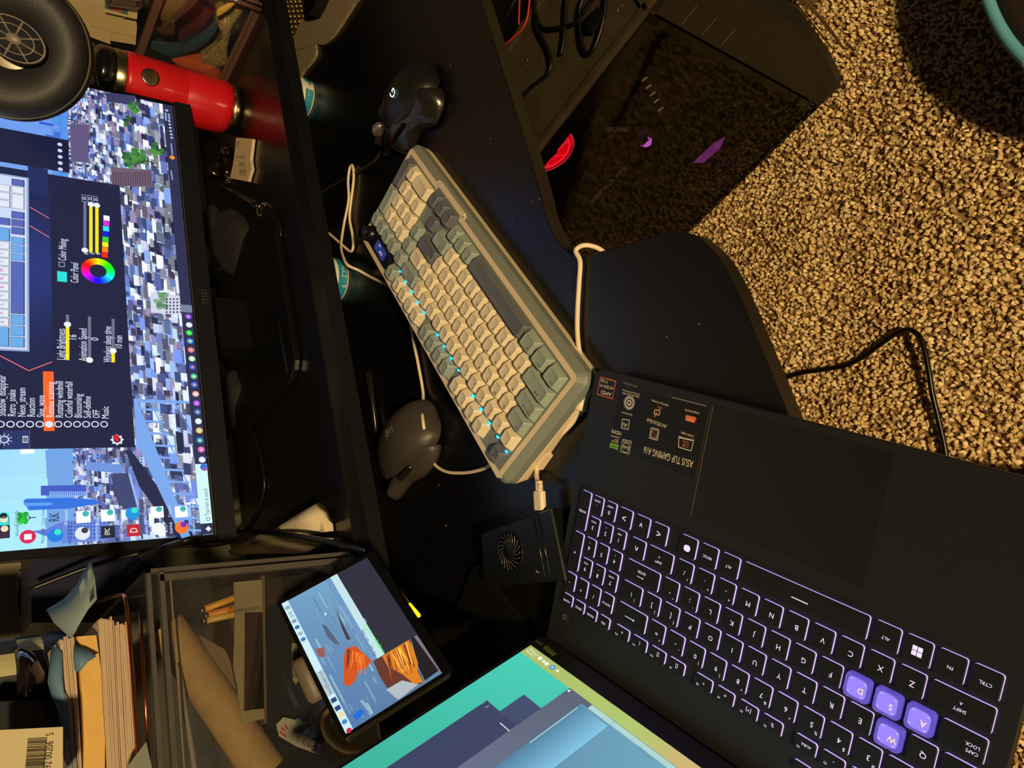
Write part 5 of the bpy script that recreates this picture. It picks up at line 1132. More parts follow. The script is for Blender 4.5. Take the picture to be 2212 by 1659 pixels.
slab_box(b, -.42, OX1, OY0, OY0 + .005, OZ1 - .0035, OZ1); slab_box(b, -.42, OX1 - .004, OY0 - .003, OY0 + .004, OZ1 - .0135, OZ1 - .0095); slab_box(b, -.42, OX1, OY0, OY0 + .005, OZ0, OZ0 + .004)
adopt(b.build('edge_frame', rim_m), og)
b = MB(); slab_box(b, -.415, OX1 - .006, OY0 - .002, OY0 + .0005, OZ0 + .006, OZ1 - .012); adopt(b.build('drawer_front', acr), og)
b = MB(); slab_box(b, -.415, OX1 - .012, OY0 - .0008, OY0 + .0012, OZ1 - .0195, OZ1 - .0185); adopt(b.build('drawer_lip', mat('lip_line', (150, 128, 96), .3)), og)
PY = .292
def pf(x, y, d=PY): return on(x, y, (0, d, 0), (0, 1, 0))
YB = (0, 1, 0)
# contents
b = MB(); P0, P1 = pf(358, 1352, .312), pf(575, 1668, .308); dd = P1 - P0
b.tube([P0, P0 + dd*.5, P1], [.0165, .0175, .0180], 22, 0, False); b.tube([P0, P0 + dd*.02], [.0150, .0150], 22, 1, False); b.tube([P0 + dd*.01, P0 + dd*.5], .0085, 16, 1)
for i in range(3): b.tube([P0 + dd*(i*.004), P0 + dd*(.05 + i*.004)], .0165 - i*.0022, 22, 0, False)
one(b, 'paper_roll', [mat('kraft_paper', (176, 140, 92), .8, noise=.08, nscale=90, bump=.3), mat('kraft_shadow', (112, 100, 88), .85)], 'rolled brown kraft paper inside the left clear organizer', 'paper roll')
pn = [((432, 1320), (512, 1289), 'first'), ((440, 1331), (512, 1312), 'mid'), ((436, 1342), (512, 1326), 'low')]
for k, (a, c, _) in enumerate(pn):
    lab = ['yellow pencil, topmost of the three beside the brown paper roll', 'orange pencil, middle of the three beside the brown paper roll', 'pale yellow pencil with a bright tip, lowest of the three beside the paper roll'][k]
    pen = thing('pencil', lab, 'pencil', tuple(pf(*a, .296)), 0, 'pencils in the left organizer'); p0, p1 = pf(*a, .296), pf(*c, .300)
    b = MB(); b.tube([p0.lerp(p1, .10), p0.lerp(p1, 1.9)], .0032, 6); adopt(b.build('barrel', mat('pencil_%d' % k, [(236, 160, 44), (226, 136, 36), (214, 172, 70)][k], .4)), pen)
    b = MB(); b.tube([p0, p0.lerp(p1, .10)], .0033, 12); adopt(b.build('ferrule', mat('connector_metal', (120, 112, 96), .35)), pen)
env = thing('window_envelope', 'long cream paper sleeve with a clear dark window inside the left organizer', 'envelope', tuple(pf(540, 1550)))
b = MB(); 
for quad in ([(505, 1258), (566, 1252), (567, 1322), (508, 1322)], [(508, 1322), (529, 1322), (527, 1536), (512, 1480), (504, 1440)], [(512, 1480), (527, 1536), (570, 1530), (572, 1553), (522, 1562)]): quadblock(b, [pf(x, y, .287) for x, y in quad], (0, .0012, 0))
adopt(b.build('sleeve', mat('sleeve_paper', (150, 134, 100), .75, bump=.5, nscale=120, noise=.08)), env)
b = MB(); quadblock(b, [pf(x, y, .2875) for x, y in ((528, 1323), (567, 1322), (570, 1532), (527, 1530))], (0, .0012, 0)); adopt(b.build('window', clear_mat('dark_film', (.30, .27, .24), .22, .08)), env)
b = MB(); 
for k_, (qd, c_) in enumerate(((((530, 1400), (566, 1396), (568, 1500), (530, 1520)), 0), (((540, 1430), (562, 1425), (556, 1470), (545, 1475)), 1), (((552, 1326), (557, 1326), (560, 1345), (555, 1350)), 2))): quadblock(b, [pf(x, y, .290 - k_*.0004) for x, y in qd], (0, .0004, 0), c_)
adopt(b.build('contents', [mat('env_brown', (84, 66, 50), .6), mat('env_pale', (140, 122, 96), .5), mat('env_bright', (230, 190, 110), .4)]), env)
b = MB(); P0, P1 = pf(508, 1321, .2865), pf(566, 1317, .2865); M = basis(pf(528, 1314, .2862), (pf(566, 1311, .2862) - pf(528, 1314, .2862)).normalized()*1.0, Vector((-1, 0, 0)), None)
b.text('CUSTOMER 0528', .0040, basis(pf(562, 1313, .2864), Vector((0, 0, 1)), Vector((-1, 0, 0)), Vector((0, -1, 0))), 0, 'l'); adopt(b.build('print', mat('env_ink', (70, 60, 48), .7)), env)
b = MB(); quadblock(b, [pf(x, y, .290) for x, y in ((566, 1243), (572, 1243), (577, 1562), (571, 1562))], (0, .14, 0)); quadblock(b, [pf(x, y, .289) for x, y in ((577, 1250), (705, 1236), (690, 1520), (660, 1560), (577, 1552))], (0, .14, 0), 1)
one(b, 'cardboard_box', [mat('board_edge', (110, 86, 58), .8), mat('board_black', (11, 13, 20), .7)], 'flat black cardboard box with brown edge inside the left organizer', 'box')
tgq = [(597, 1565), (612, 1549), (660, 1560), (690, 1562), (700, 1580), (690, 1630), (640, 1612), (603, 1590)]
b = MB(); quadblock(b, [pf(x, y, .284) for x, y in tgq], (0, .0008, 0)); pt = one(b, 'promo_card', mat('promo_white', (186, 176, 150), .6), 'white promotional card reading Save Up To 80% inside the left organizer', 'card')
pp_ = Panel(pf(640, 1590, .2835), (1, 0, 0), (0, 0, 1), .0001); pp_.text('80%', (690, 1590), (635, 1563), .016, (70, 132, 130), 1)
pp_.text('Save Up To', (676, 1619), (640, 1594), .006, (90, 80, 70), 1)
for a, c in (((608, 1572), (616, 1580)), ((604, 1580), (618, 1592)), ((616, 1566), (621, 1576))): pp_.line(a, c, .0012, (206, 60, 50), 1)
pp_.poly([(674, 1622), (688, 1588), (702, 1584), (692, 1634)], (62, 44, 92), 1.5); pp_.text('CARD', (690, 1618), (688, 1600), .005, (170, 160, 190), 2.5)
adopt(pp_.b.build('print', attr_mat('sticker_print', False, .3)), pt)
cable('white_cord', [pf(x, y, .298) for x, y in ((384, 1436), (392, 1480), (399, 1530), (408, 1580), (416, 1630), (421, 1668))], .0024, mat('cord_white', (150, 136, 118), .6), 'off-white cord hanging down beside the brown paper roll')
cable('coiled_tan_cable', [pf(x, y, .270) for x, y in ((722, 1528), (706, 1545), (702, 1568), (712, 1592), (730, 1608), (752, 1618), (775, 1616))], .0040, mat('cord_tan', (178, 154, 104), .5), 'thick tan cord curling out under the lower left corner of the touch display')
b = MB(); quadblock(b, [pf(x, y, .300) for x, y in ((430, 1372), (486, 1403), (498, 1430), (512, 1500), (470, 1450), (445, 1400))], (0, .01, 0)); one(b, 'kraft_scrap', mat('kraft_scrap', (128, 108, 82), .85, bump=.6, nscale=80), 'folded scrap of brown paper behind the paper roll', 'paper')
b = MB(); quadblock(b, [pf(x, y, .286) for x, y in ((631, 1388), (643, 1392), (644, 1470), (640, 1478), (633, 1468))], (0, .0015, 0)); lb_ = one(b, 'cable_label', mat('label_cream', (160, 146, 116), .6), 'narrow pale label with a conformity mark beside the touch display edge', 'label')
pp_ = Panel(pf(638, 1440, .2855), (1, 0, 0), (0, 0, 1), .0001); pp_.text('CE', (638, 1464), (638, 1455), .007, (40, 34, 30), 1); 
for i in range(8): pp_.line((635, 1396 + i*6), (641, 1396 + i*6), .0006, (70, 62, 50), 1)
adopt(pp_.b.build('print', attr_mat('sticker_print', False, .3)), lb_)
b = MB(); p0, p1 = pf(648, 1420, .262), pf(690, 1512, .262); b.tube([p0, p0.lerp(p1, .1), p0.lerp(p1, .9), p1], [.007, .0095, .0095, .007], 14); one(b, 'grey_adapter', mat('adapter_grey', (96, 86, 76), .5), 'grey rounded adapter just behind the upper left edge of the touch display', 'adapter')
# wire rack and the paper stacks on top of the organizer
cop = mat('copper_wire', (214, 130, 92), .16, metal=1.0)
rk = thing('letter_rack', 'copper wire letter tray holding papers on top of the left organizer', 'letter tray', (-.2, .36, OZ1))
b = MB(); b.tube(smooth_path([pf(302, 1668, .279), pf(290, 1500, .279), pf(279, 1360, .279), pf(273, 1305, .279), on(266, 1286, (0, .290, 0), YB), on(250, 1287, (0, .320, 0), YB), on(228, 1294, (0, .380, 0), YB), on(205, 1303, (0, .44, 0), YB)], 6), .0017, 10); adopt(b.build('rim_wire', cop), rk)
b = MB(); b.tube([pf(275, 1330, .284) + Vector((0, 0, -.010)), pf(299, 1668, .284) + Vector((0, 0, -.008))], .0015, 8); adopt(b.build('cross_wire', cop), rk)
def stack(name, xs, ye, mt, label, d=.15, y=.288, group=None, seed=0):
    """sheets lying flat: front outline from xs = [(px at right end, px at frame edge)] lower and upper"""
    random.seed(seed); b = MB(); n = max(2, int(abs(xs[0][0]-xs[1][0])/4.2)); 
    for i in range(n):
        t0, t1 = i/n, (i + .86)/n; j = random.uniform(-5, 5)
        lo0 = xs[0][0]*(1-t0) + xs[1][0]*t0; lo1 = xs[0][1]*(1-t0) + xs[1][1]*t0; hi0 = xs[0][0]*(1-t1) + xs[1][0]*t1; hi1 = xs[0][1]*(1-t1) + xs[1][1]*t1
        dy = random.uniform(-.0012, .0012)
        q = [on(lo1, 1680, (0, y + dy, 0), YB), on((lo0+lo1)/2 + 1.0*math.sin(i), 1520, (0, y + dy, 0), YB), on(lo0, ye + j, (0, y + dy, 0), YB), on(hi0, ye + j, (0, y + dy, 0), YB), on((hi0+hi1)/2 + 1.0*math.sin(i), 1520, (0, y + dy, 0), YB), on(hi1, 1680, (0, y + dy, 0), YB)]
        quadblock(b, q, (0, d, 0))
    return one(b, name, mt, label, 'paper stack', group)
pw_ = mat('page_pink', (188, 164, 140), .75, noise=.04, nscale=200); py_ = mat('folder_yellow', (212, 170, 92), .5, noise=.05, nscale=70, bump=.2); pg_ = mat('page_grey', (122, 122, 124), .7); pb_ = mat('folder_blue', (84, 118, 146), .6)
stack('paper_stack', [(274, 296), (248, 264)], 1347, pw_, 'lowest block of pale pages in the copper tray', seed=1)
stack('paper_stack', [(246, 262), (212, 232)], 1336, pw_, 'second block of pale pages, just under the yellow envelope', seed=2)
b = MB(); rows_ = []
for t, yy in ((0, .2875), (1, .289)):
    rows_.append([on(x, y, (0, yy, 0), YB) for x, y in ((((226, 1690), (227, 1600), (222, 1520), (219, 1450), (212, 1400), (208, 1372)) if t == 0 else ((180, 1690), (181, 1600), (178, 1520), (172, 1450), (176, 1400), (166, 1375))))])
q = rows_[0] + rows_[1][::-1]; quadblock(b, q, (0, .14, 0)); one(b, 'padded_envelope', py_, 'glossy yellow padded envelope in the middle of the paper pile', 'envelope')
stack('paper_stack', [(160, 178), (128, 158)], 1378, pw_, 'upper block of pale pages above the yellow envelope, under the blue folder', seed=3)
stack('paper_stack', [(130, 170), (118, 146)], 1470, pg_, 'grey sheets at the top of the pile beside the white barcode book', y=.284, seed=5)
b = MB(); b.sheet([[on(x, y, (0, d_, 0), YB) for x, y, d_ in r_] for r_ in
    ([(197, 1212, .265), (206, 1250, .262), (210, 1295, .258)], [(184, 1232, .272), (190, 1274, .265), (190, 1318, .258)], [(166, 1266, .282), (172, 1304, .268), (172, 1348, .262)], [(140, 1294, .292), (152, 1326, .278), (162, 1368, .272)], [(101, 1318, .300), (118, 1346, .288), (154, 1378, .280)])], 0, .0008)
one(b, 'curled_folder', mat('folder_pale', (120, 138, 146), .65), 'grey-blue paper folder curling out past the right end of the paper pile', 'folder')
b = MB(); b.sheet([[on(160, 1392, (0, .286, 0), YB), on(185, 1402, (0, .284, 0), YB), on(208, 1418, (0, .280, 0), YB)], [on(158, 1420, (0, .285, 0), YB), on(176, 1432, (0, .282, 0), YB), on(190, 1430, (0, .281, 0), YB)], [on(162, 1448, (0, .286, 0), YB), on(172, 1452, (0, .285, 0), YB), on(176, 1446, (0, .284, 0), YB)]], 0, .0008)
one(b, 'folder_corner', pb_, 'blue folder corner folded down over the yellow envelope', 'folder')
b = MB(); b.sheet([[on(112, 1395, (0, .290, 0), YB), on(124, 1400, (0, .288, 0), YB), on(134, 1408, (0, .286, 0), YB)], [on(104, 1474, (0, .290, 0), YB), on(120, 1470, (0, .286, 0), YB), on(136, 1470, (0, .284, 0), YB)], [on(112, 1500, (0, .290, 0), YB), on(135, 1560, (0, .286, 0), YB), on(150, 1600, (0, .284, 0), YB)]], 0, .0008)
one(b, 'blue_folder', pb_, 'blue folder edge standing at the top right of the paper pile, beside the black bowl', 'folder')
b = MB(); quadblock(b, [on(x, y, (0, .262, 0), YB) for x, y in ((316, 1602), (335, 1690), (262, 1690), (272, 1660))], (0, .0012, 0)); one(b, 'loose_sheet', mat('sheet_grey', (120, 124, 118), .7), 'grey sheet corner sticking over the front edge of the left organizer', 'paper')
# white book with the barcode
bq = [(136, 1570), (136, 1700), (-20, 1700), (-20, 1578)]
bkq = [on(x, y, (0, .236, 0), YB) for x, y in bq]
wb = None; b = MB(); quadblock(b, bkq, (0, .018, 0)); wb = one(b, 'book', mat('book_white', (196, 184, 146), .5, noise=.02, nscale=50), 'white-backed book with a barcode at the far left, on the paper pile', 'book')
pp_ = Panel(on(70, 1640, (0, .2357, 0), YB), (1, 0, 0), (0, 0, 1), .0001)
random.seed(9); yb_ = 1595.0
while yb_ < 1690:
    w_b = random.choice((.8, 1.4, 2.0)); pp_.poly([(60 - (yb_-1595)*.09, yb_), (102 - (yb_-1595)*.09, yb_ - 2), (102 - (yb_-1595)*.09, yb_ + w_b - 2), (60 - (yb_-1595)*.09, yb_ + w_b)], (60, 54, 44), 1); yb_ += w_b + random.choice((.9, 1.3, 2.0))
pp_.text('392 00206', (100, 1668), (106, 1602), .0072, (64, 58, 46), 1); pp_.text('5', (107, 1589), (107, 1584), .0065, (64, 58, 46), 1)
adopt(pp_.b.build('barcode', attr_mat('sticker_print', False, .3)), wb)
# dark box, checkered canister, black bowl at the far left
b = MB(); quadblock(b, [on(x, y, (0, .30, 0), YB) for x, y in ((134, 1512), (140, 1690), (-30, 1690), (-30, 1516))], (0, .12, 0)); one(b, 'black_box', mat('box_navy', (14, 17, 34), .5), 'plain black box behind the white barcode book', 'box')
cc_ = on(38, 1440, (0, .375, 0), YB); ch = thing('checkered_canister', 'canister with a black and cream checkerboard pattern at the far left', 'canister', (cc_.x - .012, cc_.y, 1.10))
b = MB(); n_ = 36; rad = .036; hz0 = on(95, 1420, (0, .345, 0), YB).z - 1.10; cell = .0185
for j in range(8):
    for i in range(12):
        for s_ in range(3):
            a0, a1 = 2*math.pi*(i*3 + s_)/n_, 2*math.pi*(i*3 + s_ + 1)/n_
            b.add([(rad*math.cos(a0), rad*math.sin(a0), hz0 + j*cell), (rad*math.cos(a1), rad*math.sin(a1), hz0 + j*cell), (rad*math.cos(a1), rad*math.sin(a1), hz0 + (j+1)*cell), (rad*math.cos(a0), rad*math.sin(a0), hz0 + (j+1)*cell)], [(0, 1, 2, 3)], (i + j) % 2)
b.build('wall', [mat('check_cream', (186, 178, 138), .6), mat('check_black', (40, 46, 50), .6)], ch)
b = MB(); b.lathe([(.030, 0), (.0365, .004), (.0375, hz0)], 36); b.build('base', mat('canister_dark', (22, 20, 26), .4), ch)
bc = on(60, 1490, (0, .345, 0), YB); b = MB(); b.lathe([(.012, -.010), (.020, -.009), (.030, -.002), (.034, .006), (.033, .012), (.030, .008), (.020, .001), (.004, -.002)], 36, (bc.x, bc.y, bc.z)); one(b, 'glazed_bowl', mat('bowl_glaze', (24, 14, 18), .08, spec=.8, coat=1.0), 'small glossy black bowl in front of the checkered canister', 'bowl')
# dark box behind the monitor and the wall clip with its hanging cord
b = MB(); quadblock(b, [on(x, y, (0, .50, 0), YB) for x, y in ((68, 1000), (68, 1345), (330, 1345), (330, 1000))], (0, .07, 0)); one(b, 'storage_case', mat('case_navy', (20, 26, 58), .55), 'dark blue-black case standing on the shelf behind the monitor, at its left side', 'case')
wp_ = on(52, 1262, (0, .64, 0), YB); wl = thing('wall_clip', 'pale plastic clip on the wall holding a hanging black cord', 'clip', (wp_.x, .6395, wp_.z))
b = MB(); q = [on(x, y, (0, .622, 0), YB) for x, y in ((38, 1234), (68, 1232), (68, 1275), (40, 1280))]; quadblock(b, q, (0, .0178, 0)); adopt(b.build('plate', mat('clip_pale', (120, 118, 130), .5)), wl)
cable('hanging_cord', [on(x, y, (0, .600, 0), YB) for x, y in ((44, 1268), (43, 1300), (48, 1330), (60, 1350), (78, 1356), (98, 1348), (116, 1332), (132, 1318))], .0040, bk, 'thick black cord hanging in a hook from the wall clip')
# ------------------------------------------------------------------ right organizer (its left side faces us)
XR = .722
NX = (1, 0, 0)
def ps(x, y, d=XR): return on(x, y, (d, 0, 0), NX)
zr = ps(300, 100).z; rg = thing('drawer_unit', 'clear plastic two-level drawer unit full of cloths on the right end of the shelf', 'organizer', (.84, .38, SZ))
b = MB(); slab_box(b, XR, XR + .0025, .285, .46, SZ + .003, zr - .002); slab_box(b, XR, .98, .285, .287, SZ, zr); slab_box(b, XR, .98, .285, .46, zr - .003, zr - .0005); adopt(b.build('shell', acr), rg)
er = mat('acrylic_edge_warm', (96, 70, 62), .25, spec=.7)
b = MB(); slab_box(b, XR - .002, XR + .004, .275, .475, SZ, SZ + .007); slab_box(b, XR - .005, XR - .001, .275, .475, SZ + .009, SZ + .013); slab_box(b, XR - .002, XR + .006, .27, .475, zr - .009, zr + .001); slab_box(b, XR - .002, XR + .004, .275, .281, SZ, zr)
adopt(b.build('edge_frame', er), rg)
# the cloths inside, side on
def clothing(name, pts, d, depth, mt, label, nrows=5, cat='cloth', amp=.004, seed=1):
    """a soft folded bundle: outline from the photo on the plane x = d, puffed towards us"""
    random.seed(seed); q = smooth_path([ps(x, y, d) for x, y in pts], 4, True); c = sum(q, Vector())/len(q)
    b = MB(); rings = []
    for k in range(nrows + 1):
        t = k/nrows; s = math.sqrt(max(0, 1 - (1-t)**2.2)) if k < nrows else 1.0; s = max(.12, s)
        rings.append([c + (p - c)*s + Vector((-amp*2.2*(1-t)**1.5 - amp*.5*math.sin(i*.9 + seed)*t*(1-t)*2, 0, 0)) for i, p in enumerate(q)])
    rings.append([p + Vector((depth, 0, 0)) for p in q])
    b.loft(rings, 0, True); return one(b, name, mt, label, cat)
clothing('maroon_cloth', [(330, 95), (345, 40), (380, 20), (430, 30), (470, 45), (450, 85), (400, 112), (360, 118)], XR + .05, .12, mat('cloth_maroon', (84, 26, 26), .9, bump=.4, nscale=150), 'dark maroon folded cloth in the middle of the right organizer', seed=2)
clothing('teal_strap', [(315, 96), (340, 112), (375, 124), (412, 112), (440, 98), (462, 75), (474, 50), (466, 45), (450, 68), (430, 88), (405, 102), (375, 112), (345, 102), (322, 86)], XR + .016, .02, mat('strap_teal', (52, 92, 104), .85, bump=.6, nscale=400), 'muted teal woven strap curving through the right organizer', amp=.002, seed=3)
clothing('orange_cloth', [(372, 132), (400, 126), (430, 132), (465, 140), (476, 150), (474, 172), (450, 165), (415, 152)], XR + .016, .08, mat('cloth_orange', (206, 88, 44), .9, bump=.5, nscale=250, noise=.1), 'bright orange microfibre cloth at the lower front of the right organizer', seed=4)
clothing('tan_bag', [(340, -10), (336, 25), (350, 46), (375, 40), (395, 20), (405, -10)], XR + .016, .10, mat('bag_tan', (150, 116, 62), .8, bump=.3, nscale=400, noise=.1), 'tan padded bag in the upper part of the right organizer', seed=5)
clothing('plastic_wrap', [(352, 72), (334, 62), (352, 76), (378, 74), (372, 50), (395, 30), (430, 0), (420, -10), (396, 10), (375, 38), (352, 50)], XR + .012, .03, mat('wrap_brown', (104, 74, 58), .35), 'crumpled brown translucent wrap beside the tan bag', amp=.002, seed=6)
yl = mat('cloth_yellow', (186, 158, 96), .85, noise=.4, nscale=170, bump=.5)
clothing('patterned_cloth', [(436, 134), (440, 120), (470, 108), (478, 60), (468, 45), (468, 30), (480, 18), (510, -10), (545, -10), (520, 20), (500, 70), (492, 105), (490, 138), (462, 146)], XR + .014, .06, yl, 'yellow and cream patterned cloth bunched at the front of the right organizer', seed=7)
clothing('printed_card', [(470, 35), (472, 20), (510, 2), (505, 12), (482, 30)], XR - .006, .004, mat('card_yellow', (196, 160, 70), .7), 'small folded yellow card on the patterned cloth', amp=.001, seed=8)
b = MB(); P0, P1 = ps(480, -10, XR - .008), ps(562, 22, XR - .008); b.tube([P0, P1], .0038, 4); P0, P1 = ps(510, -10, XR - .01), ps(566, 10, XR - .01); b.tube([P0, P1], .0030, 4)
adopt(b.build('front_rail', er), rg)
# papers above the right organizer
def sheetblk(name, pts, d, label, mt, th=.10, cat='paper'):
    b = MB(); quadblock(b, [ps(x, y, d) for x, y in pts], (th, 0, 0)); return one(b, name, mt, label, cat)
pc = mat('paper_warm', (186, 166, 122), .75, noise=.05, nscale=40)
tray = sheetblk('document_tray', [(302, 60), (302, 110), (286, 114), (200, 92), (140, 62), (140, 58), (200, 84), (286, 104), (290, 60)], XR + .004, 'dark document tray above the right organizer', mat('tray_dark', (20, 22, 32), .4), .16, 'tray')
for k, (pts, lab) in enumerate((([(110, -10), (190, -10), (300, -10), (296, 30), (262, 44), (200, 26), (120, 18)], 'topmost pale sheet in the stack above the right organizer'),
                                ([(120, 18), (200, 26), (262, 44), (295, 48), (296, 60), (200, 44), (130, 34)], 'second pale sheet from the top above the right organizer'),
                                ([(130, 34), (200, 44), (296, 60), (294, 80), (200, 60), (134, 50)], 'third pale sheet, its edge just above the fanned ones'),
                                ([(134, 50), (200, 60), (240, 70), (238, 96), (180, 74), (136, 58)], 'short pale sheet fanned out at the bottom left of the stack'),
                                ([(240, 70), (294, 80), (293, 97), (238, 88)], 'lowest pale sheet edge beside the red bottle'))):
    sheetblk('paper_sheet', pts, XR + .001 + k*.0004, lab, pc, .12)
cdq = [(222, -8), (300, -8), (296, 42), (226, 26)]
pcard = sheetblk('photo_card', cdq, XR - .006, 'teal photo card with a pinkish portrait lying on the papers', mat('card_cream', (196, 178, 130), .6), .003, 'card')
pp_ = Panel(ps(258, 10, XR - .0065), (0, -1, 0), (0, 0, 1), .0001); pp_.poly([(226, -6), (276, -4), (276, 32), (226, 18)], (70, 116, 118), 1)
x_, y_ = pp_.L(252, 14); pp_.disc((x_, y_), .010, (178, 92, 74), 2, 16, local=True, sx=.8); adopt(pp_.b.build('picture', attr_mat('sticker_print', False, .3)), pcard)
nb = thing('spiral_notebook', 'black spiral binding of a notebook at the top edge above the photo card', 'notebook', tuple(ps(270, 5, XR - .012)))
for i in range(11):
    c = ps(238 + i*6.0, 2 + i*.8, XR - .014); b = MB(); b.tube([(c.x + .006*math.sin(t), c.y + .001*i*0, c.z + 0) if False else (c.x, c.y + .008*math.cos(t), c.z + .004*math.sin(t)) for t in [R(30*j) for j in range(13)]], .0011, 6, caps=False); adopt(b.build('coil', mat('coil_grey', (120, 108, 92), .3, metal=.6)), nb)
b = MB(); quadblock(b, [ps(x, y, XR - .012) for x, y in ((236, -20), (306, -20), (312, 12), (300, 18), (240, 8))], (.004, 0, 0)); adopt(b.build('cover', mat('cover_black', (22, 22, 26), .5)), nb)

# ------------------------------------------------------------------ headphones in front of the monitor corner
hp = thing('headphones', 'black headphones hanging before the monitor corner, spoked grey grille towards the camera', 'headphones', tuple(CAM + ray(20, 92)*.80))
hc_ = CAM + ray(18, 92)*.80; hn = (CAM - hc_).normalized(); hn = (hn + Vector((.12, -.05, .22))).normalized(); hu = hn.orthogonal().normalized()
pxm = .80/FPX*1.06
MHd = basis(hc_, hu, hn.cross(hu), hn)
b = MB(); b.M = MHd; Rr = 114*pxm
b.lathe([(Rr*.30, -.012), (Rr*.36, -.004), (Rr*.50, .003), (Rr*.72, .0075), (Rr*.88, .0060), (Rr*.965, .000), (Rr*.985, -.006), (Rr*.97, -.012)], 64); adopt(b.build('ear_cushion', mat('cushion_leather', (30, 30, 36), .55, bump=.15, nscale=500)), hp)
b = MB(); b.M = MHd; b.lathe([(Rr*.985, -.0125), (Rr*1.01, -.0115), (Rr*1.01, -.0090), (Rr*.985, -.0080)], 64); adopt(b.build('trim_ring', mat('trim_silver', (150, 142, 128), .25, metal=.8)), hp)
b = MB(); b.M = MHd; b.lathe([(Rr*.6, -.040), (Rr*.98, -.032), (Rr*1.02, -.022), (Rr*1.02, -.0128)], 64); adopt(b.build('ear_cup', mat('cup_black', (16, 16, 18), .3)), hp)
gc = CAM + ray(32, 86)*.792; b = MB(); gr = 47*pxm; Mg = basis(gc + hn*.004, hu, hn.cross(hu), (hn)); 
gu = (on(75, 105, gc, hn) - on(0, 60, gc, hn)).normalized(); Mg = basis(gc + hn*.004, gu, hn.cross(gu), hn); b.M = Mg @ Matrix.Diagonal((1.0, .68, 1, 1)).to_4x4()
gm_ = mat('grille_grey', (112, 102, 96), .45); nn = 40
for r0, r1 in ((gr*.92, gr), (gr*.60, gr*.66)): b.tube([((r0+r1)/2*math.cos(2*math.pi*i/nn), (r0+r1)/2*math.sin(2*math.pi*i/nn), 0) for i in range(nn + 1)], (r1-r0)/2, 6, caps=False)
b.sphere((0, 0, 0), gr*.25, 10, 0, (1, 1, .35))
for i in range(8):
    a = 2*math.pi*i/8; b.tube([(gr*.22*math.cos(a), gr*.22*math.sin(a), 0), (gr*.95*math.cos(a), gr*.95*math.sin(a), 0)], gr*.045, 6)
adopt(b.build('driver_grille', gm_), hp)
b = MB(); b.M = Mg @ Matrix.Diagonal((1.0, .68, 1, 1)).to_4x4(); b.lathe([(gr*1.02, -.0006), (gr*.98, -.0030), (0.0001, -.0045)], 36); adopt(b.build('driver_recess', mat('recess_dark', (20, 22, 34), .8)), hp)
hb = [hc_ - hn*.026 + Vector((0, 0, .02)), hc_ - hn*.03 + Vector((.01, .01, .09)), hc_ - hn*.03 + Vector((.04, .04, .17)), hc_ - hn*.03 + Vector((.10, .07, .20))]
b = MB(); b.tube(smooth_path(hb, 8), .008, 10); adopt(b.build('headband', mat('cup_black', (16, 16, 18), .3)), hp)
hs = hb[-1]; b = MB(); b.tube([Vector((hs.x + .01, .60, hs.z + .03)), Vector((hs.x, .30, hs.z + .012)), Vector((hs.x, hs.y - .02, hs.z - .008)), Vector((hs.x, hs.y - .03, hs.z + .02))], .006, 10); b.box((hs.x + .01, .636, hs.z + .03), (.04, .008, .06)); b.tube([Vector((hs.x + .01, .634, hs.z + .03)), Vector((hs.x + .01, .60, hs.z + .03))], .006, 10)
one(b, 'wall_hook', mat('hook_black', (20, 20, 22), .4), 'black wall hook carrying the headphones', 'hook')

# ------------------------------------------------------------------ computer tower on the carpet
tb0 = Vector((.5623, -.0513, 0)); td_ = Vector((-.12741, .99185, 0)); tw_ = Vector((.99185, .12741, 0)); TA = math.atan2(tw_.y, tw_.x)
tw = thing('computer_tower', 'black computer tower with a smoked glass side, red ring fan and cables on its top', 'computer', tuple(tb0), TA)
# local: x to the right (width), y into depth
tcase = mat('tower_black', (34, 29, 22), .5, noise=.05, nscale=60); tdark = mat('tower_dark', (10, 9, 9), .6)
TH_, TWd, TD_ = .462, .215, .42
b = MB(); slab_box(b, 0, TWd, 0, TD_, .012, .045); slab_box(b, TWd - .004, TWd, 0, TD_, .012, TH_); slab_box(b, 0, TWd, TD_ - .004, TD_, .012, TH_); b.build('chassis', tdark, tw)
b = MB(); slab_box(b, 0, TWd, -.002, TD_, TH_ - .010, TH_ + .002); slab_box(b, .0, .010, -.002, TD_, TH_ + .002, TH_ + .008); slab_box(b, TWd - .01, TWd, -.002, TD_, TH_ + .002, TH_ + .008); slab_box(b, 0, TWd, -.03, .004, TH_ - .012, TH_ + .008); b.build('top_panel', mat('tower_top', (62, 52, 34), .7, noise=.25, nscale=25, bump=.1), tw)
b = MB(); fz = [(-.042, .010), (-.064, .09), (-.085, .20), (-.070, .33), (-.030, TH_)]
b.loft([[(0, 0, z), (0, y, z), (.014, y - .012, z), (TWd - .014, y - .012, z), (TWd, y, z), (TWd, 0, z)] for y, z in fz], 0, False)
for k, z in enumerate((.398, .352, .306)): b.box((-.0006, -.020, z), (.0008, .030, .0012), 1)
b.build('front_bezel', [tcase, mat('bezel_line', (96, 84, 62), .4)], tw)
b = MB()
for i in range(26):
    z0 = .05 + i*.009; y = -.062 - .03*math.sin(math.pi*(z0/.40)); 
    b.box((TWd/2, y - .014, z0), (TWd - .05, .003, .0035))
for i in range(20): 
    x = .03 + i*.0082; b.tube([(x, -.075, .05), (x, -.098, .20), (x, -.080, .285)], .0009, 4)
b.build('front_mesh', mat('mesh_bronze', (110, 86, 48), .45, metal=.3), tw)
gl = clear_mat('smoked_glass', (.66, .62, .60), .055, .05)
b = MB(); b.loft([[(-.0035, .002, z), (0, .002, z), (0, TD_ - .002, z), (-.0035, TD_ - .002, z)] for z in (.016, TH_ - .002)]); b.build('side_glass', gl, tw)
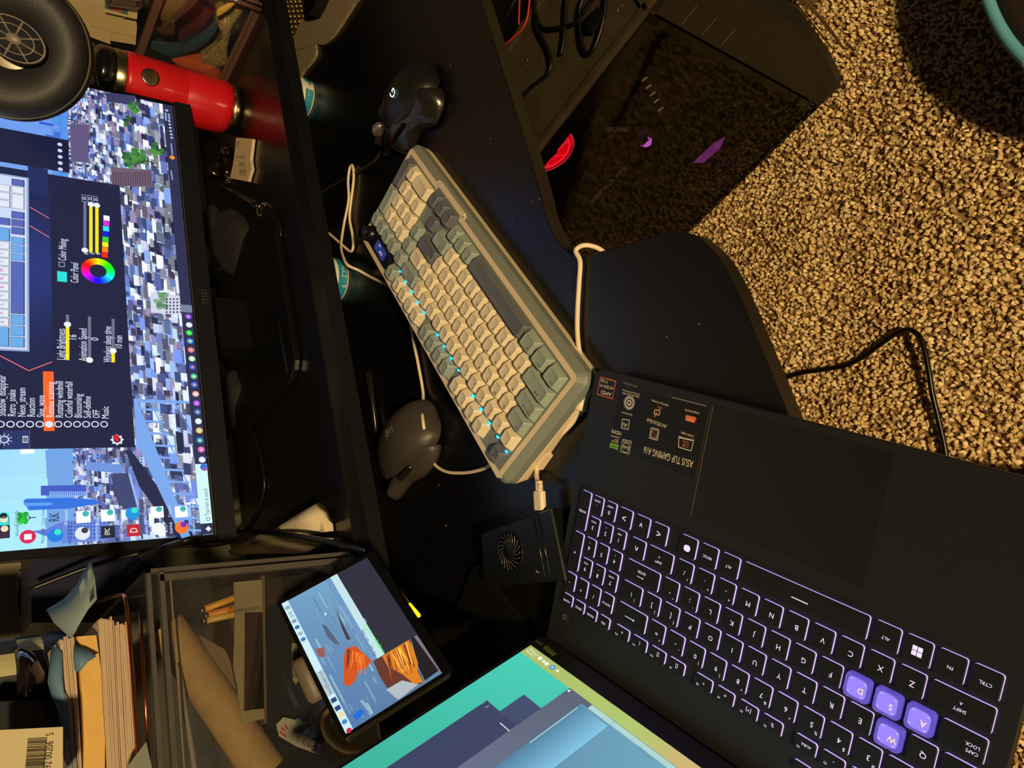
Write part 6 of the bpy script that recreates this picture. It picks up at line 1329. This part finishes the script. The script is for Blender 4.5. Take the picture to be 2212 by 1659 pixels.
b = MB(); slab_box(b, -.0045, -.0030, .002, .014, .016, TH_ - .002); slab_box(b, -.0045, -.0030, .002, TD_, TH_ - .024, TH_ - .002); slab_box(b, -.0045, -.0030, .002, TD_, .016, .026); b.build('glass_border', mat('glass_border', (7, 7, 8), .12), tw)
def tin_(px, py, depth):                                          # a point inside the case, depth behind the glass, in tower coordinates
    q = on(px, py, tb0 + tw_*depth, tw_) - tb0; return Vector((depth, q.dot(td_), q.z))
b = MB(); slab_box(b, .150, .153, .03, .30, .07, TH_ - .03); b.build('motherboard', mat('board_dark', (14, 14, 16), .5), tw)
cf = tin_(1182, 322, .055); rdm = mat('fan_red', (220, 0, 20), .4, emit=(255, 6, 36), es=.85); rdb = mat('fan_red_edge', (255, 40, 60), .4, emit=(255, 70, 90), es=1.3)
b = MB(); b.M = Matrix.Translation(cf) @ Matrix.Rotation(R(-90), 4, 'Y'); b.lathe([(.0445, -.012), (.0465, 0), (.0445, .003), (.0350, .002), (.018, -.002), (.0175, -.008)], 44)
rf = b.build('cooler_fan', rdm, tw)
b = MB(); b.M = Matrix.Translation(cf) @ Matrix.Rotation(R(-90), 4, 'Y')
for rr__ in (.0465, .0385): b.tube([(rr__*math.cos(2*math.pi*i/44), rr__*math.sin(2*math.pi*i/44), .004) for i in range(45)], .0007, 6, caps=False)
for i in range(7):
    a = 2*math.pi*i/7; b.tube([(.018*math.cos(a), .018*math.sin(a), .004), (.037*math.cos(a + .5), .037*math.sin(a + .5), .004)], .0006, 5)
b.build('fan_ring', rdb, rf)
b = MB(); b.M = Matrix.Translation(cf) @ Matrix.Rotation(R(-90), 4, 'Y'); b.lathe([(.0175, .001), (.0170, .006), (.002, .007)], 28); b.build('fan_cap', tdark, rf)
g0, g1 = tin_(1260, 450, .05), tin_(1400, 250, .05)
b = MB(); yy0, yy1 = .03, .30; slab_box(b, .045, .15, yy0, yy1, g0.z - .010, g0.z + .026); b.build('graphics_card', mat('card_dark', (22, 18, 17), .45), tw)
def lit(txt, a, c, sz, depth, mt, nm):
    p0, p1 = tin_(*a, depth), tin_(*c, depth); d = (p1 - p0); w = d.length; d.normalize(); b = MB(); b.text(txt, sz, basis(p0, d, d.cross(Vector((1, 0, 0))) * 1.0, Vector((-1, 0, 0))), 0, 'l', None, w); return b.build(nm, mt, tw)
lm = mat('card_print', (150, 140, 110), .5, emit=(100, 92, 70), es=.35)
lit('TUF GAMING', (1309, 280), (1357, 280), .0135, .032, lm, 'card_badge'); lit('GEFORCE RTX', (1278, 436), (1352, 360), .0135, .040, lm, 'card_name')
for k, (x, y) in enumerate(((1392, 171), (1401, 187), (1410, 203), (1418, 218), (1427, 236))):
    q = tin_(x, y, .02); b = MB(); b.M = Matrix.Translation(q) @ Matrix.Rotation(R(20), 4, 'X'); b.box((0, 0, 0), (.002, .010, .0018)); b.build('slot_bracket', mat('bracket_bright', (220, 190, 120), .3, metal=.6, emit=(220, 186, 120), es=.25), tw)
pu = mat('glint_violet', (200, 80, 220), .4, emit=(214, 104, 240), es=1.4)
b = MB(); q = [tin_(x, y, .03) for x, y in ((1390, 318), (1408, 300), (1407, 312), (1398, 318))]; quadblock(b, q, (.003, 0, 0)); q = tin_(1401, 298, .03); b.sphere(tuple(q), .0016, 6); q = tin_(1386, 314, .03); b.sphere(tuple(q), .0012, 6); b.build('violet_glint', pu, tw)  # violet glint, put in as small glowing pieces
b = MB(); q = [tin_(x, y, .05) for x, y in ((1500, 352), (1540, 314), (1566, 298), (1556, 320), (1520, 352))]; quadblock(b, q, (.003, 0, 0)); b.build('violet_reflection', mat('reflection_violet', (90, 40, 100), .5, emit=(150, 60, 160), es=.75), tw)  # violet reflection in the side glass, put in as a dim glowing slab
b = MB()
for x_ in (.012, TWd - .03):
    for y_ in (.03, TD_ - .05): slab_box(b, x_, x_ + .02, y_, y_ + .03, 0, .013)
b.build('foot', tdark, tw)
lt = bpy.data.lights.new('cooler_glow', 'POINT'); lt.energy = .05; lt.color = (1, .02, .08); lt.shadow_soft_size = .02; lo = bpy.data.objects.new('cooler_glow', lt); C.objects.link(lo); lo.parent = tw; lo.location = cf + Vector((-.03, 0, 0))
ZT_ = TH_ + .006
rm = mat('cable_red', (196, 50, 50), .5)
cable('red_cable', H([(1124, -20), (1122, 10), (1121, 40), (1121, 53)], ZT_ + .004) , .0016, rm, 'short straight red wire on the tower top, left of the curved one')
cable('red_cable', H([(1146, -20), (1143, 10), (1139, 38), (1128, 62), (1113, 78), (1099, 90)], ZT_ + .006) + H([(1080, 104)], ZT_ + .004), .0018, rm, 'curved red wire on the tower top, passing under the desk edge')
for k, (pts, lab) in enumerate((([(1155, -20), (1156, 30), (1160, 60), (1175, 90), (1186, 115), (1190, 140), (1182, 160), (1160, 178), (1145, 190), (1136, 200), (1120, 212)], 'black cable bowed to the right along the tower top'),
                                ([(1158, 30), (1166, 55), (1185, 62), (1215, 58), (1240, 50), (1258, 30), (1275, 5), (1290, -15)], 'black cable running across the tower top between the others'),
                                ([(1226, -15), (1222, 20), (1220, 60), (1217, 90), (1212, 118)], 'black cable with a metal plug pointing down the tower top'),
                                ([(1262, -10), (1252, 20), (1252, 50), (1256, 90), (1264, 112), (1276, 114), (1290, 88), (1304, 40), (1310, -10)], 'thick black cable in a tight U-shaped bend on the tower top'),
                                ([(1118, -15), (1105, 15), (1090, 40), (1075, 60)], 'black cable at the back left corner of the tower top'))):
    cable('black_cable', H(pts, ZT_ + .004), .0030, mat('cable_soft_black', (12, 11, 11), .42), lab)
b = MB(); q = H([(1262, 40), (1290, 15), (1300, 30), (1272, 68)], ZT_ + .012); quadblock(b, q, (0, 0, -.011)); one(b, 'plug_housing', mat('box_black', (15, 15, 17), .38), 'black plug housing among the cables on the tower top', 'plug')
bits2 = [(1135, 140), (1140, 130), (1160, 190), (1175, 126), (1210, 145), (1335, 22), (1362, 44), (1345, 12)]
for k, (x, y) in enumerate(bits2):
    c = hz(x, y, TH_ + .0022); b = MB(); b.box((c.x, c.y, c.z + .0003), (.0012, .004 if k % 2 else .0014, .0006), rz=k*.8); one(b, 'crumb', mat('crumb_tan', (150, 130, 104), .8), 'speck of lint on the dusty top of the computer tower', 'crumb', 'lint on the tower top')

# ------------------------------------------------------------------ power cord on the carpet, and the chair
fpts = [(1640, 838), (1675, 825), (1720, 808), (1770, 799), (1820, 791), (1862, 772), (1905, 741), (1940, 718), (1965, 712), (1985, 726), (1996, 752), (2006, 800), (2014, 850), (2028, 910), (2040, 962), (2048, 1010), (2070, 1060)]
zs = [.012]*6 + [.016, .020, .024, .030, .030, .028, .024, .018, .014, .012, .012]
cable('power_cord', [hz(x, y, z) for (x, y), z in zip(fpts, zs)], .0042, mat('cord_floor', (14, 12, 11), .32), 'black power cord snaking over the carpet between desk and laptop', n=12)
chx = Vector((.385, -.622)); SHZ = .150
chair = thing('floor_cushion', 'round dark floor cushion with light blue piping at the top right corner', 'cushion', (chx.x, chx.y, 0))
crd = .300
b = MB(); b.lathe([(.02, .004), (crd - .04, .006), (crd - .010, .030), (crd, .075), (crd - .002, .115), (crd - .010, .136), (crd - .03, .146), (.02, .152)], 96); b.build('seat', mat('seat_fabric', (50, 36, 26), .85, noise=.1, nscale=200, bump=.3), chair)
def on_seat(px, py): q = hz(px, py, SHZ); return math.atan2(q.y - chx.y, q.x - chx.x)
a0, a1 = on_seat(2098, -60), on_seat(2203, 145)
b = MB(); b.tube([((crd - .006)*math.cos(a0 + (a1-a0)*i/24), (crd - .006)*math.sin(a0 + (a1-a0)*i/24), .138) for i in range(25)], .0078, 12); b.build('piping', mat('piping_blue', (104, 178, 206), .7, bump=.3, nscale=600), chair)
b = MB(); b.tube([((crd - .006)*math.cos(a1 + (a0-a1 + 2*math.pi)*i/60), (crd - .006)*math.sin(a1 + (a0-a1 + 2*math.pi)*i/60), .138) for i in range(61)], .0070, 10); b.build('edge_roll', mat('edge_black', (16, 15, 16), .7), chair)
